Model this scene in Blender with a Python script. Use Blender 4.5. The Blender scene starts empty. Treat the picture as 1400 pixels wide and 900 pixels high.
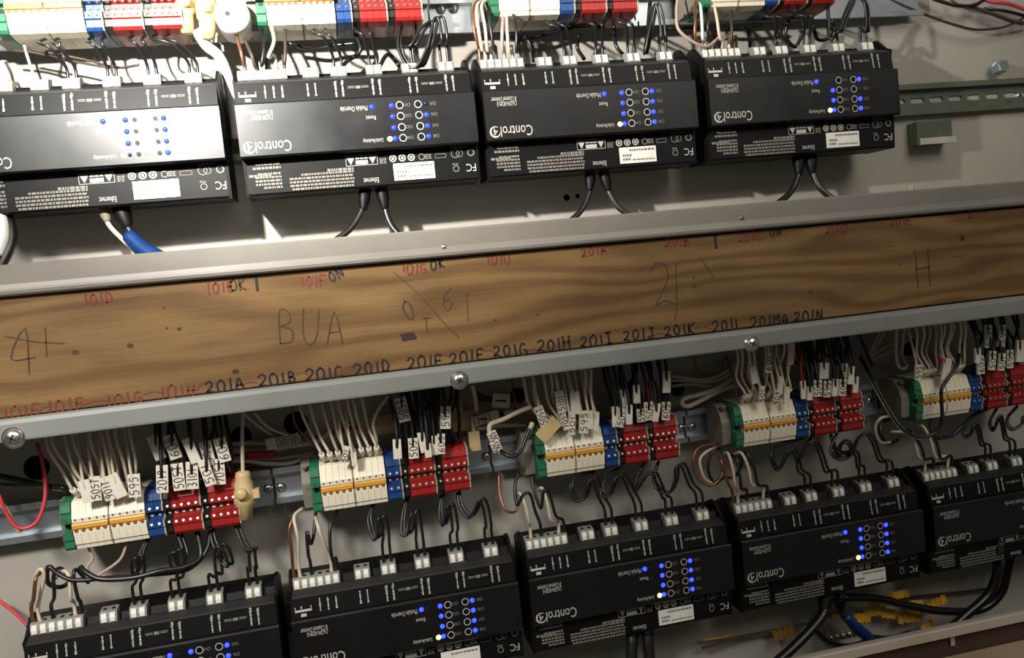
import bpy, bmesh, math, random
from mathutils import Vector, Matrix
random.seed(7)

# ------------------------------------------------------------------ camera, world, light, exposure
F_PX = 1098.966
CAM = Vector((-0.244829, -0.795865, -0.142032))
R0 = Vector((0.9734472599816477, -0.205934521446423, -0.09995701531585918))      # image right
R1 = Vector((-0.11148729550469669, -0.04513889653655699, -0.9927401789796313))   # image down
R2 = Vector((0.1999275243063611, 0.9775241444056995, -0.06689941799922215))      # forward
scene = bpy.context.scene
col = scene.collection
cd = bpy.data.cameras.new('camera')
cam = bpy.data.objects.new('camera', cd)
col.objects.link(cam)
cd.sensor_fit = 'HORIZONTAL'
cd.sensor_width = 36.0
cd.lens = F_PX / 1400 * 36.0
cd.clip_start = 0.01
cam.matrix_world = Matrix(((R0.x, -R1.x, -R2.x, CAM.x), (R0.y, -R1.y, -R2.y, CAM.y),
                           (R0.z, -R1.z, -R2.z, CAM.z), (0, 0, 0, 1)))
scene.camera = cam

world = bpy.data.worlds.new('world')
scene.world = world
world.use_nodes = True
bg = world.node_tree.nodes['Background']
bg.inputs[0].default_value = (1.0, 0.93, 0.83, 1)
bg.inputs[1].default_value = 0.075

# a hand lamp held high on the left: a hard beam with a sharp lower edge
def spot(name, loc, aim, watts, size, blend, radius):
    ld = bpy.data.lights.new(name, 'SPOT')
    ld.energy = watts
    ld.color = (1.0, 0.96, 0.90)
    ld.shadow_soft_size = radius
    ld.spot_size = math.radians(size)
    ld.spot_blend = blend
    o = bpy.data.objects.new(name, ld)
    col.objects.link(o)
    o.location = loc
    o.rotation_euler = (Vector(aim) - Vector(loc)).to_track_quat('-Z', 'Y').to_euler()


spot('work_lamp', (-0.441, -0.421, 0.150), (-0.253, 0, 0.200), 35, 107.0, 0.74, 0.010)
spot('lower_left_fill', (-0.72, -0.92, 0.40), (-0.44, 0, -0.50), 57, 52, 1.0, 0.10)  # added soft fill spot to brighten the lower left, no lamp of its own
ad = bpy.data.lights.new('front_fill', 'AREA')  # added area fill with no visible source, lifts the right side
ad.energy = 12
ad.size = 0.9
ad.color = (1.0, 0.93, 0.82)
al = bpy.data.objects.new('front_fill', ad)
col.objects.link(al)
al.location = (0.55, -1.45, 0.95)
al.rotation_euler = (Vector((0.1, 0, -0.1)) - al.location).to_track_quat('-Z', 'Y').to_euler()

scene.view_settings.view_transform = 'Standard'
scene.view_settings.look = 'None'
scene.view_settings.gamma = 1.0
scene.view_settings.exposure = 0.0
scene.view_settings.use_curve_mapping = False


def P(px, py, Y):
    """point of the depth plane y = Y seen at pixel (px, py) of the 1400x900 photograph"""
    u, v = (px - 700) / F_PX, (py - 450) / F_PX
    d = R0 * u + R1 * v + R2
    return CAM + d * ((Y - CAM.y) / d.y)


# ------------------------------------------------------------------ materials
def lin(c):
    return tuple(((v / 255) / 12.92 if v / 255 <= 0.04045 else (((v / 255) + 0.055) / 1.055) ** 2.4) for v in c)


MATS = {}


def mat(name, rgb, rough=0.5, metal=0.0, spec=0.5, var=0.12, scale=60, bump=0.0, emit=None, estr=0.0, bscale=None, rvar=0.0):
    if name in MATS:
        return MATS[name]
    m = bpy.data.materials.new(name)
    m.use_nodes = True
    nt = m.node_tree
    b = nt.nodes['Principled BSDF']
    c = lin(rgb)
    b.inputs['Roughness'].default_value = rough
    b.inputs['Metallic'].default_value = metal
    b.inputs['Specular IOR Level'].default_value = spec
    if emit:
        b.inputs['Base Color'].default_value = (*c, 1)
        b.inputs['Emission Color'].default_value = (*emit, 1)
        b.inputs['Emission Strength'].default_value = estr
    else:
        tc = nt.nodes.new('ShaderNodeTexCoord')
        n = nt.nodes.new('ShaderNodeTexNoise')
        n.inputs['Scale'].default_value = scale
        n.inputs['Detail'].default_value = 3
        nt.links.new(tc.outputs['Object'], n.inputs['Vector'])
        r = nt.nodes.new('ShaderNodeValToRGB')
        r.color_ramp.elements[0].position = 0.3
        r.color_ramp.elements[1].position = 0.7
        r.color_ramp.elements[0].color = (*[v * (1 - var) for v in c], 1)
        r.color_ramp.elements[1].color = (*[min(1, v * (1 + var)) for v in c], 1)
        nt.links.new(n.outputs['Fac'], r.inputs['Fac'])
        nt.links.new(r.outputs['Color'], b.inputs['Base Color'])
        if rvar:
            mr = nt.nodes.new('ShaderNodeMapRange')
            mr.inputs['From Min'].default_value = 0.3
            mr.inputs['From Max'].default_value = 0.7
            mr.inputs['To Min'].default_value = rough - rvar
            mr.inputs['To Max'].default_value = rough + rvar
            nt.links.new(n.outputs['Fac'], mr.inputs['Value'])
            nt.links.new(mr.outputs['Result'], b.inputs['Roughness'])
        if bump:
            n2 = nt.nodes.new('ShaderNodeTexNoise')
            n2.inputs['Scale'].default_value = bscale or scale * 6
            nt.links.new(tc.outputs['Object'], n2.inputs['Vector'])
            bp = nt.nodes.new('ShaderNodeBump')
            bp.inputs['Strength'].default_value = bump
            bp.inputs['Distance'].default_value = 0.0006
            nt.links.new(n2.outputs['Fac'], bp.inputs['Height'])
            nt.links.new(bp.outputs['Normal'], b.inputs['Normal'])
    MATS[name] = m
    return m


def wood_mat():
    m = bpy.data.materials.new('pine_board')
    m.use_nodes = True
    nt = m.node_tree
    L = nt.links.new
    b = nt.nodes['Principled BSDF']
    b.inputs['Roughness'].default_value = 0.62
    b.inputs['Specular IOR Level'].default_value = 0.25
    tc = nt.nodes.new('ShaderNodeTexCoord')

    def mapping(sc, loc=(0, 0, 0)):
        q = nt.nodes.new('ShaderNodeMapping')
        q.inputs['Scale'].default_value = sc
        q.inputs['Location'].default_value = loc
        L(tc.outputs['Object'], q.inputs['Vector'])
        return q

    def noise(mp, sc, det=4):
        q = nt.nodes.new('ShaderNodeTexNoise')
        q.inputs['Scale'].default_value = sc
        q.inputs['Detail'].default_value = det
        L(mp.outputs['Vector'], q.inputs['Vector'])
        return q
    # growth rings: bands of z bent by a slow noise
    slow = noise(mapping((0.45, 1.0, 2.2)), 7, 2)
    sep = nt.nodes.new('ShaderNodeSeparateXYZ')
    L(tc.outputs['Object'], sep.inputs[0])
    a = nt.nodes.new('ShaderNodeMath'); a.operation = 'MULTIPLY_ADD'
    L(slow.outputs['Fac'], a.inputs[0]); a.inputs[1].default_value = 0.10
    L(sep.outputs['Z'], a.inputs[2])
    s = nt.nodes.new('ShaderNodeMath'); s.operation = 'MULTIPLY'
    L(a.outputs[0], s.inputs[0]); s.inputs[1].default_value = 330
    sn = nt.nodes.new('ShaderNodeMath'); sn.operation = 'SINE'
    L(s.outputs[0], sn.inputs[0])
    r = nt.nodes.new('ShaderNodeValToRGB')
    r.color_ramp.elements[0].position = 0.15
    r.color_ramp.elements[1].position = 0.95
    r.color_ramp.elements[0].color = (*lin((138, 108, 70)), 1)
    r.color_ramp.elements[1].color = (*lin((114, 86, 54)), 1)
    mr = nt.nodes.new('ShaderNodeMapRange')
    mr.inputs['From Min'].default_value = -1
    L(sn.outputs[0], mr.inputs['Value'])
    L(mr.outputs['Result'], r.inputs['Fac'])
    # fine fibre streaks
    fine = noise(mapping((6, 6, 240)), 3, 3)
    fr = nt.nodes.new('ShaderNodeValToRGB')
    fr.color_ramp.elements[0].position = 0.3
    fr.color_ramp.elements[1].position = 0.7
    fr.color_ramp.elements[0].color = (0.74, 0.72, 0.70, 1)
    fr.color_ramp.elements[1].color = (1, 1, 1, 1)
    L(fine.outputs['Fac'], fr.inputs['Fac'])
    mx = nt.nodes.new('ShaderNodeMix'); mx.data_type = 'RGBA'; mx.blend_type = 'MULTIPLY'
    mx.inputs[0].default_value = 0.55
    L(r.outputs['Color'], mx.inputs[6]); L(fr.outputs['Color'], mx.inputs[7])
    # grime
    gr = noise(mapping((1, 1, 3), (3, 1, 2)), 9, 4)
    gm = nt.nodes.new('ShaderNodeValToRGB')
    gm.color_ramp.elements[0].position = 0.36
    gm.color_ramp.elements[1].position = 0.56
    gm.color_ramp.elements[0].color = (0.62, 0.60, 0.58, 1)
    gm.color_ramp.elements[1].color = (1, 1, 1, 1)
    L(gr.outputs['Fac'], gm.inputs['Fac'])
    m2 = nt.nodes.new('ShaderNodeMix'); m2.data_type = 'RGBA'; m2.blend_type = 'MULTIPLY'
    m2.inputs[0].default_value = 0.6
    L(mx.outputs[2], m2.inputs[6]); L(gm.outputs['Color'], m2.inputs[7])
    L(m2.outputs[2], b.inputs['Base Color'])
    bp = nt.nodes.new('ShaderNodeBump')
    bp.inputs['Strength'].default_value = 0.35
    bp.inputs['Distance'].default_value = 0.0006
    L(fine.outputs['Fac'], bp.inputs['Height'])
    L(bp.outputs['Normal'], b.inputs['Normal'])
    return m


M_WALL = mat('grey_panel_paint', (172, 168, 158), 0.42, var=0.07, scale=7, bump=0.05, bscale=500, rvar=0.05)
M_DARKHOLE = mat('cavity_black', (14, 13, 12), 0.9, spec=0.1)
M_LIP = mat('grey_lip_paint', (128, 124, 115), 0.45, var=0.10, scale=16, bump=0.08, bscale=300)
M_TRIM = mat('cool_grey_trim_paint', (136, 138, 133), 0.45, var=0.07, scale=14, bump=0.08, bscale=300)
M_WOOD = wood_mat()
M_ZINC = mat('zinc_steel', (190, 198, 204), 0.33, metal=0.85, var=0.06, scale=25)
M_GALV = mat('olive_passivated_steel', (122, 132, 112), 0.40, metal=0.7, var=0.10, scale=30)
M_CHROME = mat('chrome', (232, 232, 228), 0.30, metal=1.0, var=0.03)
M_BODY = mat('black_plastic', (11, 10, 10), 0.5, spec=0.24, var=0.1, scale=40)
M_FACE = mat('black_gloss_face', (10, 9, 10), 0.385, spec=0.62, var=0.08, scale=26, rvar=0.05)
M_RIDGE = mat('charcoal_plastic', (42, 40, 39), 0.5, spec=0.4)
M_PLUG = mat('grey_plug_plastic', (136, 136, 130), 0.45)
M_PLUGW = mat('white_plug_button', (236, 234, 224), 0.4, var=0.03)
M_PRINT = mat('white_print', (186, 182, 174), 0.6, var=0.02)
M_PRINTG = mat('grey_print', (124, 120, 112), 0.6, var=0.05)
M_STICK = mat('white_sticker', (232, 230, 222), 0.5, var=0.03)
M_STICKINK = mat('sticker_ink', (120, 118, 112), 0.6)
M_LED = mat('blue_led', (20, 30, 200), 0.3, emit=(0.010, 0.022, 1.0), estr=8)
M_LEDOFF = mat('led_off', (45, 40, 62), 0.3)
M_LEDY = mat('amber_led', (255, 220, 140), 0.3, emit=(1.0, 0.68, 0.22), estr=3.0)
M_WHITE = mat('cream_terminal', (242, 234, 210), 0.42, var=0.04, scale=80)
M_ORANGE = mat('orange_bridge', (222, 164, 64), 0.4, var=0.05)
M_ORANGED = mat('orange_slot', (150, 84, 18), 0.5)
M_HOLE = mat('hole_grey', (120, 110, 96), 0.6)
M_HOLED = mat('hole_dark', (22, 20, 20), 0.6)
M_BLUE = mat('blue_terminal', (26, 64, 122), 0.4, var=0.06)
M_RED = mat('red_terminal', (152, 34, 30), 0.38, var=0.06)
M_BLACK = mat('black_terminal', (26, 22, 22), 0.45)
M_GREEN = mat('green_end_cover', (42, 112, 78), 0.45, var=0.08)
M_GREY = mat('grey_end_bracket', (128, 123, 108), 0.5, var=0.08)
M_SCREW = mat('screw_nickel', (176, 170, 164), 0.42, metal=0.8)
M_WW = mat('cream_wire', (214, 200, 178), 0.45, var=0.05)
M_WP = mat('pinkish_wire', (186, 160, 148), 0.45, var=0.05)
M_WB = mat('black_wire', (24, 24, 25), 0.36, spec=0.6)
M_WD = mat('dark_brown_wire', (66, 54, 46), 0.45)
M_WR = mat('red_wire', (178, 30, 36), 0.4)
M_WPK = mat('pink_red_wire', (206, 70, 80), 0.4)
M_WC = mat('bare_copper', (150, 102, 78), 0.35, metal=0.7)
M_WBL = mat('blue_tape', (14, 52, 108), 0.42)
M_WCAB = mat('white_cable', (228, 226, 220), 0.42, var=0.03)
M_TAG = mat('white_marker_tag', (226, 220, 204), 0.5, var=0.04)
M_INK = mat('black_ink', (34, 28, 40), 0.7)
M_TAN = mat('tan_plastic', (206, 180, 130), 0.42, var=0.08)
M_YEL = mat('yellow_tape', (232, 182, 66), 0.5, var=0.1)
M_MBLK = mat('black_marker', (38, 26, 30), 0.7, var=0.2, scale=300)
M_MRED = mat('red_marker', (118, 48, 38), 0.7, var=0.2, scale=300)
M_PEN = mat('pencil_mark', (74, 57, 38), 0.8, var=0.25, scale=300)
M_KNOT = mat('knot', (78, 50, 28), 0.7, var=0.3, scale=300)


# ------------------------------------------------------------------ mesh helpers
def link(name, me, m=None, parent=None):
    o = bpy.data.objects.new(name, me)
    col.objects.link(o)
    if m is not None:
        for k in (m if isinstance(m, (list, tuple)) else [m]):
            if k.name not in [x.name for x in me.materials if x]:
                me.materials.append(k)
    if parent is not None:
        o.parent = parent
    return o


def build(name, bm, m, parent=None, smooth=False):
    me = bpy.data.meshes.new(name)
    bmesh.ops.recalc_face_normals(bm, faces=bm.faces[:])
    if smooth:
        for f in bm.faces:
            f.smooth = True
    bm.to_mesh(me)
    bm.free()
    return link(name, me, m, parent)


def tag(o, label, cat, group=None):
    o['label'] = label
    o['category'] = cat
    if group:
        o['group'] = group
    return o


def empty(name, loc, label, cat, group=None):
    o = bpy.data.objects.new(name, None)
    o.empty_display_size = 0.01
    col.objects.link(o)
    o.location = loc
    return tag(o, label, cat, group)


def box(bm, x0, x1, y0, y1, z0, z1, mi=0):
    v = [bm.verts.new((x, y, z)) for x in (x0, x1) for y in (y0, y1) for z in (z0, z1)]
    for f in ((0, 1, 3, 2), (4, 6, 7, 5), (0, 4, 5, 1), (2, 3, 7, 6), (0, 2, 6, 4), (1, 5, 7, 3)):
        bm.faces.new([v[i] for i in f]).material_index = mi
    return v


def prism(bm, prof, x0, x1, mi=0, dz=(0, 0)):
    """profile of (out, z) points extruded along x; out is towards the viewer (-y)"""
    a = [bm.verts.new((x0, -o, z + dz[0])) for o, z in prof]
    b = [bm.verts.new((x1, -o, z + dz[1])) for o, z in prof]
    n = len(prof)
    for i in range(n):
        bm.faces.new((a[i], a[(i + 1) % n], b[(i + 1) % n], b[i])).material_index = mi
    bm.faces.new(a).material_index = mi
    bm.faces.new(list(reversed(b))).material_index = mi


def disc(bm, c, r, nrm=(0, -1, 0), seg=10, mi=0, depth=0.0, rz=None):
    """small disc (or short cylinder) facing nrm"""
    n = Vector(nrm).normalized()
    u = n.cross(Vector((0, 0, 1)))
    if u.length < 1e-4:
        u = Vector((1, 0, 0))
    u.normalize()
    w = n.cross(u)
    c = Vector(c)
    top = [bm.verts.new(c + (u * math.cos(t) * r + w * math.sin(t) * (rz or r)) + n * depth)
           for t in [2 * math.pi * i / seg for i in range(seg)]]
    bm.faces.new(top).material_index = mi
    if depth:
        bot = [bm.verts.new(v.co - n * depth) for v in top]
        for i in range(seg):
            bm.faces.new((top[i], bot[i], bot[(i + 1) % seg], top[(i + 1) % seg])).material_index = mi
        bm.faces.new(list(reversed(bot))).material_index = mi


def ring(bm, c, r, w, seg=16, mi=0):
    c = Vector(c)
    a, b = [], []
    for i in range(seg):
        t = 2 * math.pi * i / seg
        d = Vector((math.cos(t), 0, math.sin(t)))
        a.append(bm.verts.new(c + d * (r - w / 2)))
        b.append(bm.verts.new(c + d * (r + w / 2)))
    for i in range(seg):
        j = (i + 1) % seg
        bm.faces.new((a[i], a[j], b[j], b[i])).material_index = mi


def lathe(bm, prof, c, axis=(0, -1, 0), seg=16, mi=0):
    """(radius, height) profile turned around axis from point c"""
    n = Vector(axis).normalized()
    u = n.orthogonal().normalized()
    w = n.cross(u)
    c = Vector(c)
    rows = []
    for r, h in prof:
        rows.append([bm.verts.new(c + n * h + (u * math.cos(2 * math.pi * i / seg) + w * math.sin(2 * math.pi * i / seg)) * max(r, 1e-5)) for i in range(seg)])
    for a, b in zip(rows[:-1], rows[1:]):
        for i in range(seg):
            j = (i + 1) % seg
            bm.faces.new((a[i], a[j], b[j], b[i])).material_index = mi
    bm.faces.new(list(reversed(rows[0]))).material_index = mi
    bm.faces.new(rows[-1]).material_index = mi


def smooth_path(pts, n=6):
    pts = [Vector(p) for p in pts]
    if len(pts) < 3:
        return pts
    out = []
    q = [pts[0] * 2 - pts[1]] + pts + [pts[-1] * 2 - pts[-2]]
    for i in range(1, len(q) - 2):
        p0, p1, p2, p3 = q[i - 1:i + 3]
        for k in range(n):
            t = k / n
            out.append(0.5 * ((2 * p1) + (p2 - p0) * t + (2 * p0 - 5 * p1 + 4 * p2 - p3) * t * t + (3 * p1 - p0 - 3 * p2 + p3) * t ** 3))
    out.append(pts[-1])
    return out


def tube(bm, pts, r, seg=7, n=6, mi=0, radii=None):
    path = smooth_path(pts, n)
    m = len(path)
    tang = []
    for i in range(m):
        d = path[min(i + 1, m - 1)] - path[max(i - 1, 0)]
        tang.append(d.normalized() if d.length > 1e-9 else Vector((0, 0, 1)))
    u = tang[0].orthogonal().normalized()
    rows = []
    for i in range(m):
        t = tang[i]
        u = (u - t * u.dot(t))
        u = u.normalized() if u.length > 1e-6 else t.orthogonal().normalized()
        w = t.cross(u)
        rr = r if radii is None else radii[0] + (radii[1] - radii[0]) * i / (m - 1)
        rows.append([bm.verts.new(path[i] + (u * math.cos(2 * math.pi * k / seg) + w * math.sin(2 * math.pi * k / seg)) * rr) for k in range(seg)])
    for a, b in zip(rows[:-1], rows[1:]):
        for k in range(seg):
            f = bm.faces.new((a[k], a[(k + 1) % seg], b[(k + 1) % seg], b[k]))
            f.smooth = True
            f.material_index = mi
    bm.faces.new(list(reversed(rows[0]))).material_index = mi
    bm.faces.new(rows[-1]).material_index = mi


def holed_plate(bm, outer, holes, y, thick, mi=0):
    """plate in the xz plane with real holes; front at y, thickness behind it"""
    def loop(pts, yy):
        vs = [bm.verts.new((p[0], yy, p[1])) for p in pts]
        es = [bm.edges.new((vs[i], vs[(i + 1) % len(vs)])) for i in range(len(vs))]
        return vs, es
    allf, allb = [], []
    ef = []
    eb = []
    for pts in [outer] + holes:
        vf, e1 = loop(pts, y)
        vb, e2 = loop(pts, y + thick)
        ef += e1
        eb += e2
        n = len(vf)
        for i in range(n):
            bm.faces.new((vf[i], vf[(i + 1) % n], vb[(i + 1) % n], vb[i])).material_index = mi
    bmesh.ops.triangle_fill(bm, use_beauty=True, use_dissolve=False, edges=ef)
    bmesh.ops.triangle_fill(bm, use_beauty=True, use_dissolve=False, edges=eb)


def circle(cx, cz, r, n=24):
    return [(cx + r * math.cos(2 * math.pi * i / n), cz + r * math.sin(2 * math.pi * i / n)) for i in range(n)]


def stadium(cx, cz, w, h, n=5):
    r = h / 2
    pts = []
    for i in range(n + 1):
        t = -math.pi / 2 + math.pi * i / n
        pts.append((cx + w / 2 - r + r * math.cos(t), cz + r * math.sin(t)))
    for i in range(n + 1):
        t = math.pi / 2 + math.pi * i / n
        pts.append((cx - w / 2 + r + r * math.cos(t), cz + r * math.sin(t)))
    return pts


# ------------------------------------------------------------------ writing
GLYPH = {
    '0': [[(.5, 1), (.15, .8), (.1, .4), (.3, 0), (.7, .05), (.9, .5), (.75, .9), (.5, 1)]],
    '1': [[(.5, 1), (.48, .5), (.5, 0)]],
    '2': [[(.1, .8), (.4, 1), (.8, .85), (.7, .5), (.1, .05), (.5, .12), (.95, 0)]],
    '3': [[(.1, .95), (.6, 1), (.75, .75), (.4, .55), (.8, .35), (.6, .02), (.1, .08)]],
    '4': [[(.7, 0), (.68, 1), (.1, .35), (.95, .35)]],
    '5': [[(.85, 1), (.25, .98), (.2, .6), (.7, .6), (.8, .25), (.45, 0), (.1, .1)]],
    '6': [[(.8, 1), (.3, .7), (.12, .3), (.4, 0), (.8, .2), (.65, .5), (.2, .4)]],
    '7': [[(.1, 1), (.9, 1), (.4, 0)]],
    '9': [[(.8, .6), (.4, .45), (.15, .75), (.5, 1), (.82, .8), (.75, .4), (.6, 0)]],
    'A': [[(.05, 0), (.45, 1), (.9, 0)], [(.2, .35), (.75, .38)]],
    'B': [[(.15, 0), (.2, 1), (.7, .9), (.65, .6), (.2, .52), (.8, .4), (.75, .05), (.15, 0)]],
    'C': [[(.85, .85), (.5, 1), (.12, .6), (.2, .1), (.6, 0), (.9, .15)]],
    'D': [[(.15, 0), (.2, 1), (.7, .85), (.9, .45), (.65, .08), (.15, 0)]],
    'E': [[(.85, 1), (.2, .98), (.15, 0), (.85, .03)], [(.18, .52), (.7, .52)]],
    'F': [[(.88, 1), (.2, .98), (.15, 0)], [(.18, .52), (.7, .54)]],
    'G': [[(.8, .9), (.45, 1), (.12, .5), (.35, 0), (.85, .1), (.85, .42), (.55, .42)]],
    'H': [[(.15, 1), (.12, 0)], [(.85, 1), (.8, 0)], [(.14, .5), (.84, .5)]],
    'I': [[(.15, 1), (.85, .98)], [(.5, 1), (.48, 0)], [(.12, 0), (.85, .03)]],
    'J': [[(.3, 1), (.9, .98)], [(.65, 1), (.65, .2), (.4, 0), (.12, .2)]],
    'K': [[(.15, 1), (.15, 0)], [(.85, 1), (.18, .48), (.88, 0)]],
    'L': [[(.2, 1), (.16, .03), (.85, 0)]],
    'M': [[(.05, 0), (.15, 1), (.5, .4), (.85, 1), (.95, 0)]],
    'N': [[(.1, 0), (.15, 1), (.8, 0), (.88, 1)]],
    'O': [[(.5, 1), (.1, .6), (.3, .02), (.75, .08), (.9, .6), (.5, 1)]],
    'P': [[(.15, 0), (.2, 1), (.75, .9), (.7, .5), (.2, .48)]],
    'R': [[(.15, 0), (.2, 1), (.75, .9), (.7, .55), (.2, .5), (.85, 0)]],
    'S': [[(.8, .9), (.4, 1), (.2, .75), (.7, .4), (.6, .05), (.12, .1)]],
    'T': [[(.05, 1), (.95, .98)], [(.5, 1), (.5, 0)]],
    'U': [[(.12, 1), (.15, .3), (.45, 0), (.8, .25), (.85, 1)]],
    'V': [[(.1, 1), (.45, 0), (.9, 1)]],
    '-': [[(.1, .45), (.9, .5)]],
    ' ': [],
}


def ribbon(bm, pts, w, to3, mi=0):
    """flat stroke of width w through 2d points mapped by to3"""
    n = len(pts)
    lft, rgt = [], []
    for i in range(n):
        a, b = Vector(pts[max(i - 1, 0)]), Vector(pts[min(i + 1, n - 1)])
        d = b - a
        d = d.normalized() if d.length > 1e-9 else Vector((1, 0))
        nn = Vector((-d.y, d.x)) * w / 2
        p = Vector(pts[i])
        if i == 0:
            p = p - d * w * .3
        if i == n - 1:
            p = p + d * w * .3
        lft.append(bm.verts.new(to3(p + nn)))
        rgt.append(bm.verts.new(to3(p - nn)))
    for i in range(n - 1):
        bm.faces.new((lft[i], rgt[i], rgt[i + 1], lft[i + 1])).material_index = mi


def smooth2(pts, n=3):
    return [(v.x, v.y) for v in smooth_path([Vector((p[0], p[1], 0)) for p in pts], n)]


def write(bm, text, org, u, v, h, w_char, stroke, jit=0.0, rnd=random, slant=0.0, mi=0):
    """stroke lettering: origin, unit vectors of the baseline and of 'up', letter height"""
    org, u, v = Vector(org), Vector(u), Vector(v)
    x = 0.0
    for ch in text:
        g = GLYPH.get(ch, [])
        sc = 1 + rnd.uniform(-jit, jit)
        oy = rnd.uniform(-jit, jit) * h * .6
        rot = rnd.uniform(-jit, jit) * .8
        for st in g:
            pts = smooth2(st, 3) if len(st) > 2 else st
            pp = []
            for a, b in pts:
                aa = (a - (.5 if ch != '1' else .68)) * w_char * .78 * sc + slant * b * h
                bb = (b - .5) * h * sc
                pp.append((x + w_char / 2 + aa * math.cos(rot) - bb * math.sin(rot), h / 2 + oy + aa * math.sin(rot) + bb * math.cos(rot)))
            ribbon(bm, pp, stroke, lambda q: org + u * q.x + v * q.y, mi)
        x += w_char * (0.62 if ch == '1' else 1.0)
    return x


def font_part(name, text, x0, x1, z0, z1, y, m, parent, flip=True, keep=False):
    """printed lettering (type) as a flat mesh filling the rectangle, turned half a turn when flip"""
    cu = bpy.data.curves.new(name, 'FONT')
    cu.body = text
    cu.resolution_u = 2
    o = bpy.data.objects.new(name, cu)
    me = bpy.data.meshes.new_from_object(o)
    bpy.data.objects.remove(o)
    bpy.data.curves.remove(cu)
    me.name = name
    xs = [v.co.x for v in me.vertices]
    ys = [v.co.y for v in me.vertices]
    ax, bx, ay, by = min(xs), max(xs), min(ys), max(ys)
    for v in me.vertices:
        tx = (v.co.x - ax) / (bx - ax)
        ty = (v.co.y - ay) / max(by - ay, 1e-6)
        if flip:
            tx, ty = 1 - tx, 1 - ty
        v.co = (x0 + tx * (x1 - x0), y, z0 + ty * (z1 - z0))
    me.materials.clear()
    if parent == 'mesh':
        me.materials.append(m)
        return me
    return link(name, me, m, parent)


def fine_print(bm, x0, x1, z0, z1, rows, y, rnd, ragged=True, mi=0):
    """rows of tiny printed words too small to read"""
    rh = (z1 - z0) / rows
    for i in range(rows):
        zc = z0 + (i + .5) * rh
        x = x0 + (rnd.uniform(0, .3) * (x1 - x0) if ragged and i in (0, rows - 1) else 0)
        while x < x1 - 0.001:
            w = min(rnd.uniform(.0012, .0038), x1 - x)
            # each word: a few letter-like ticks on a thin bar
            h = rh * .30
            vs = [bm.verts.new((xx, y, zz)) for xx, zz in ((x, zc - h), (x + w, zc - h), (x + w, zc + h), (x, zc + h))]
            bm.faces.new(vs).material_index = mi
            x += w + .0007


# ================================================================== SETTING
def struct(o):
    o['kind'] = 'structure'
    return o


WALL_Y = 0.020
XL, XR = -1.30, 1.35
# wall of the two enclosure bays with its punched holes
holes = []
HOLEPX = [(50, 640, 11.5), (405, 579, 12), (330, 597, 10), (708, 541, 8.5), (926, 531, 9), (1243, 474, 11), (775, 270, 3.6), (935, 511, 8), (20, 648, 7)]
for hx, hy, hr in HOLEPX:
    p = P(hx, hy, WALL_Y)
    holes.append(circle(p.x, p.z, hr * .001, 20))
p = P(790, 268, WALL_Y)
holes.append(circle(p.x, p.z, .0026, 12))
# two overlapping holes would break the fill: keep only separate ones
keep = []
for h in holes:
    c = Vector((sum(q[0] for q in h) / len(h), sum(q[1] for q in h) / len(h)))
    r = (Vector(h[0]) - c).length
    if all((c - kc).length > r + kr + .001 for kc, kr, _ in keep):
        keep.append((c, r, h))
bm = bmesh.new()
holed_plate(bm, [(XL, -0.95), (XR, -0.95), (XR, 0.80), (XL, 0.80)], [h for _, _, h in keep], WALL_Y, 0.002)
struct(build('wall_back', bm, M_WALL))
bm = bmesh.new()
box(bm, XL, XR, WALL_Y + .05, WALL_Y + .055, -.95, .80)
struct(build('rear_light_stop', bm, M_DARKHOLE))  # dark sheet added behind the holes to block light and keep them black


def zlin(a, b):
    """z on a straight edge through two (x, z) points"""
    k = (b[1] - a[1]) / (b[0] - a[0])
    return lambda x: a[1] + k * (x - a[0])


lip_top = zlin((-.5019, -.0955), (.4388, -.1085))
wood_top = zlin((-.5069, -.1180), (.4427, -.1248))
# upper bay: bottom of the box with its rolled front lip
h = lip_top(XL) - wood_top(XL)
prof = [(-WALL_Y, -.001), (-WALL_Y, .0015), (.093, .0015), (.0935, .020), (.0950, .0222), (.0975, .0222), (.0992, .0205),
        (.0995, .0065), (.1004, .0030), (.1012, .0012), (.1008, -.0012), (.0992, -.0026), (.0965, -.0028), (.090, -.001)]
bm = bmesh.new()
prism(bm, prof, XL, XR, dz=(wood_top(XL) - .0005, wood_top(XR) + .0058))
struct(build('trim_1', bm, M_LIP))
# lower bay: top of the box with its front flange
prof = [(-WALL_Y, 0), (-WALL_Y, -.0015), (.0965, -.0015), (.0968, -.0165), (.0980, -.0178), (.0995, -.0175), (.1000, -.0160),
        (.1000, -.0040), (.0990, -.0008), (.0965, .0005)]
bm = bmesh.new()
prism(bm, prof, XL, XR, dz=(-.2150, -.2165))
struct(build('trim_2', bm, M_TRIM))
# lower bay: bottom of the box with its front lip
prof = [(.0890, -.0105), (.0890, -.0015), (.0930, -.0004), (.096, 0), (.099, 0), (.1003, -.0012), (.1003, -.0095), (.099, -.0105)]
bm = bmesh.new()
prism(bm, prof, XL, XR, dz=(-.5435, -.5450))
struct(build('trim_3', bm, mat('pale_lip_paint', (196, 188, 172), .45, var=.1, scale=16)))
bm = bmesh.new()
box(bm, XL, XR, -.0865, WALL_Y, -.630, -.625)
struct(build('floor', bm, M_WALL))
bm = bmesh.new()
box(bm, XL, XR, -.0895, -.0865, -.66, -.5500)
struct(build('wall_lower', bm, mat('recess_shade_brown', (74, 56, 44), .7, var=.2, scale=12)))  # dark brown paints in the shade of the recess under the lip

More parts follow.
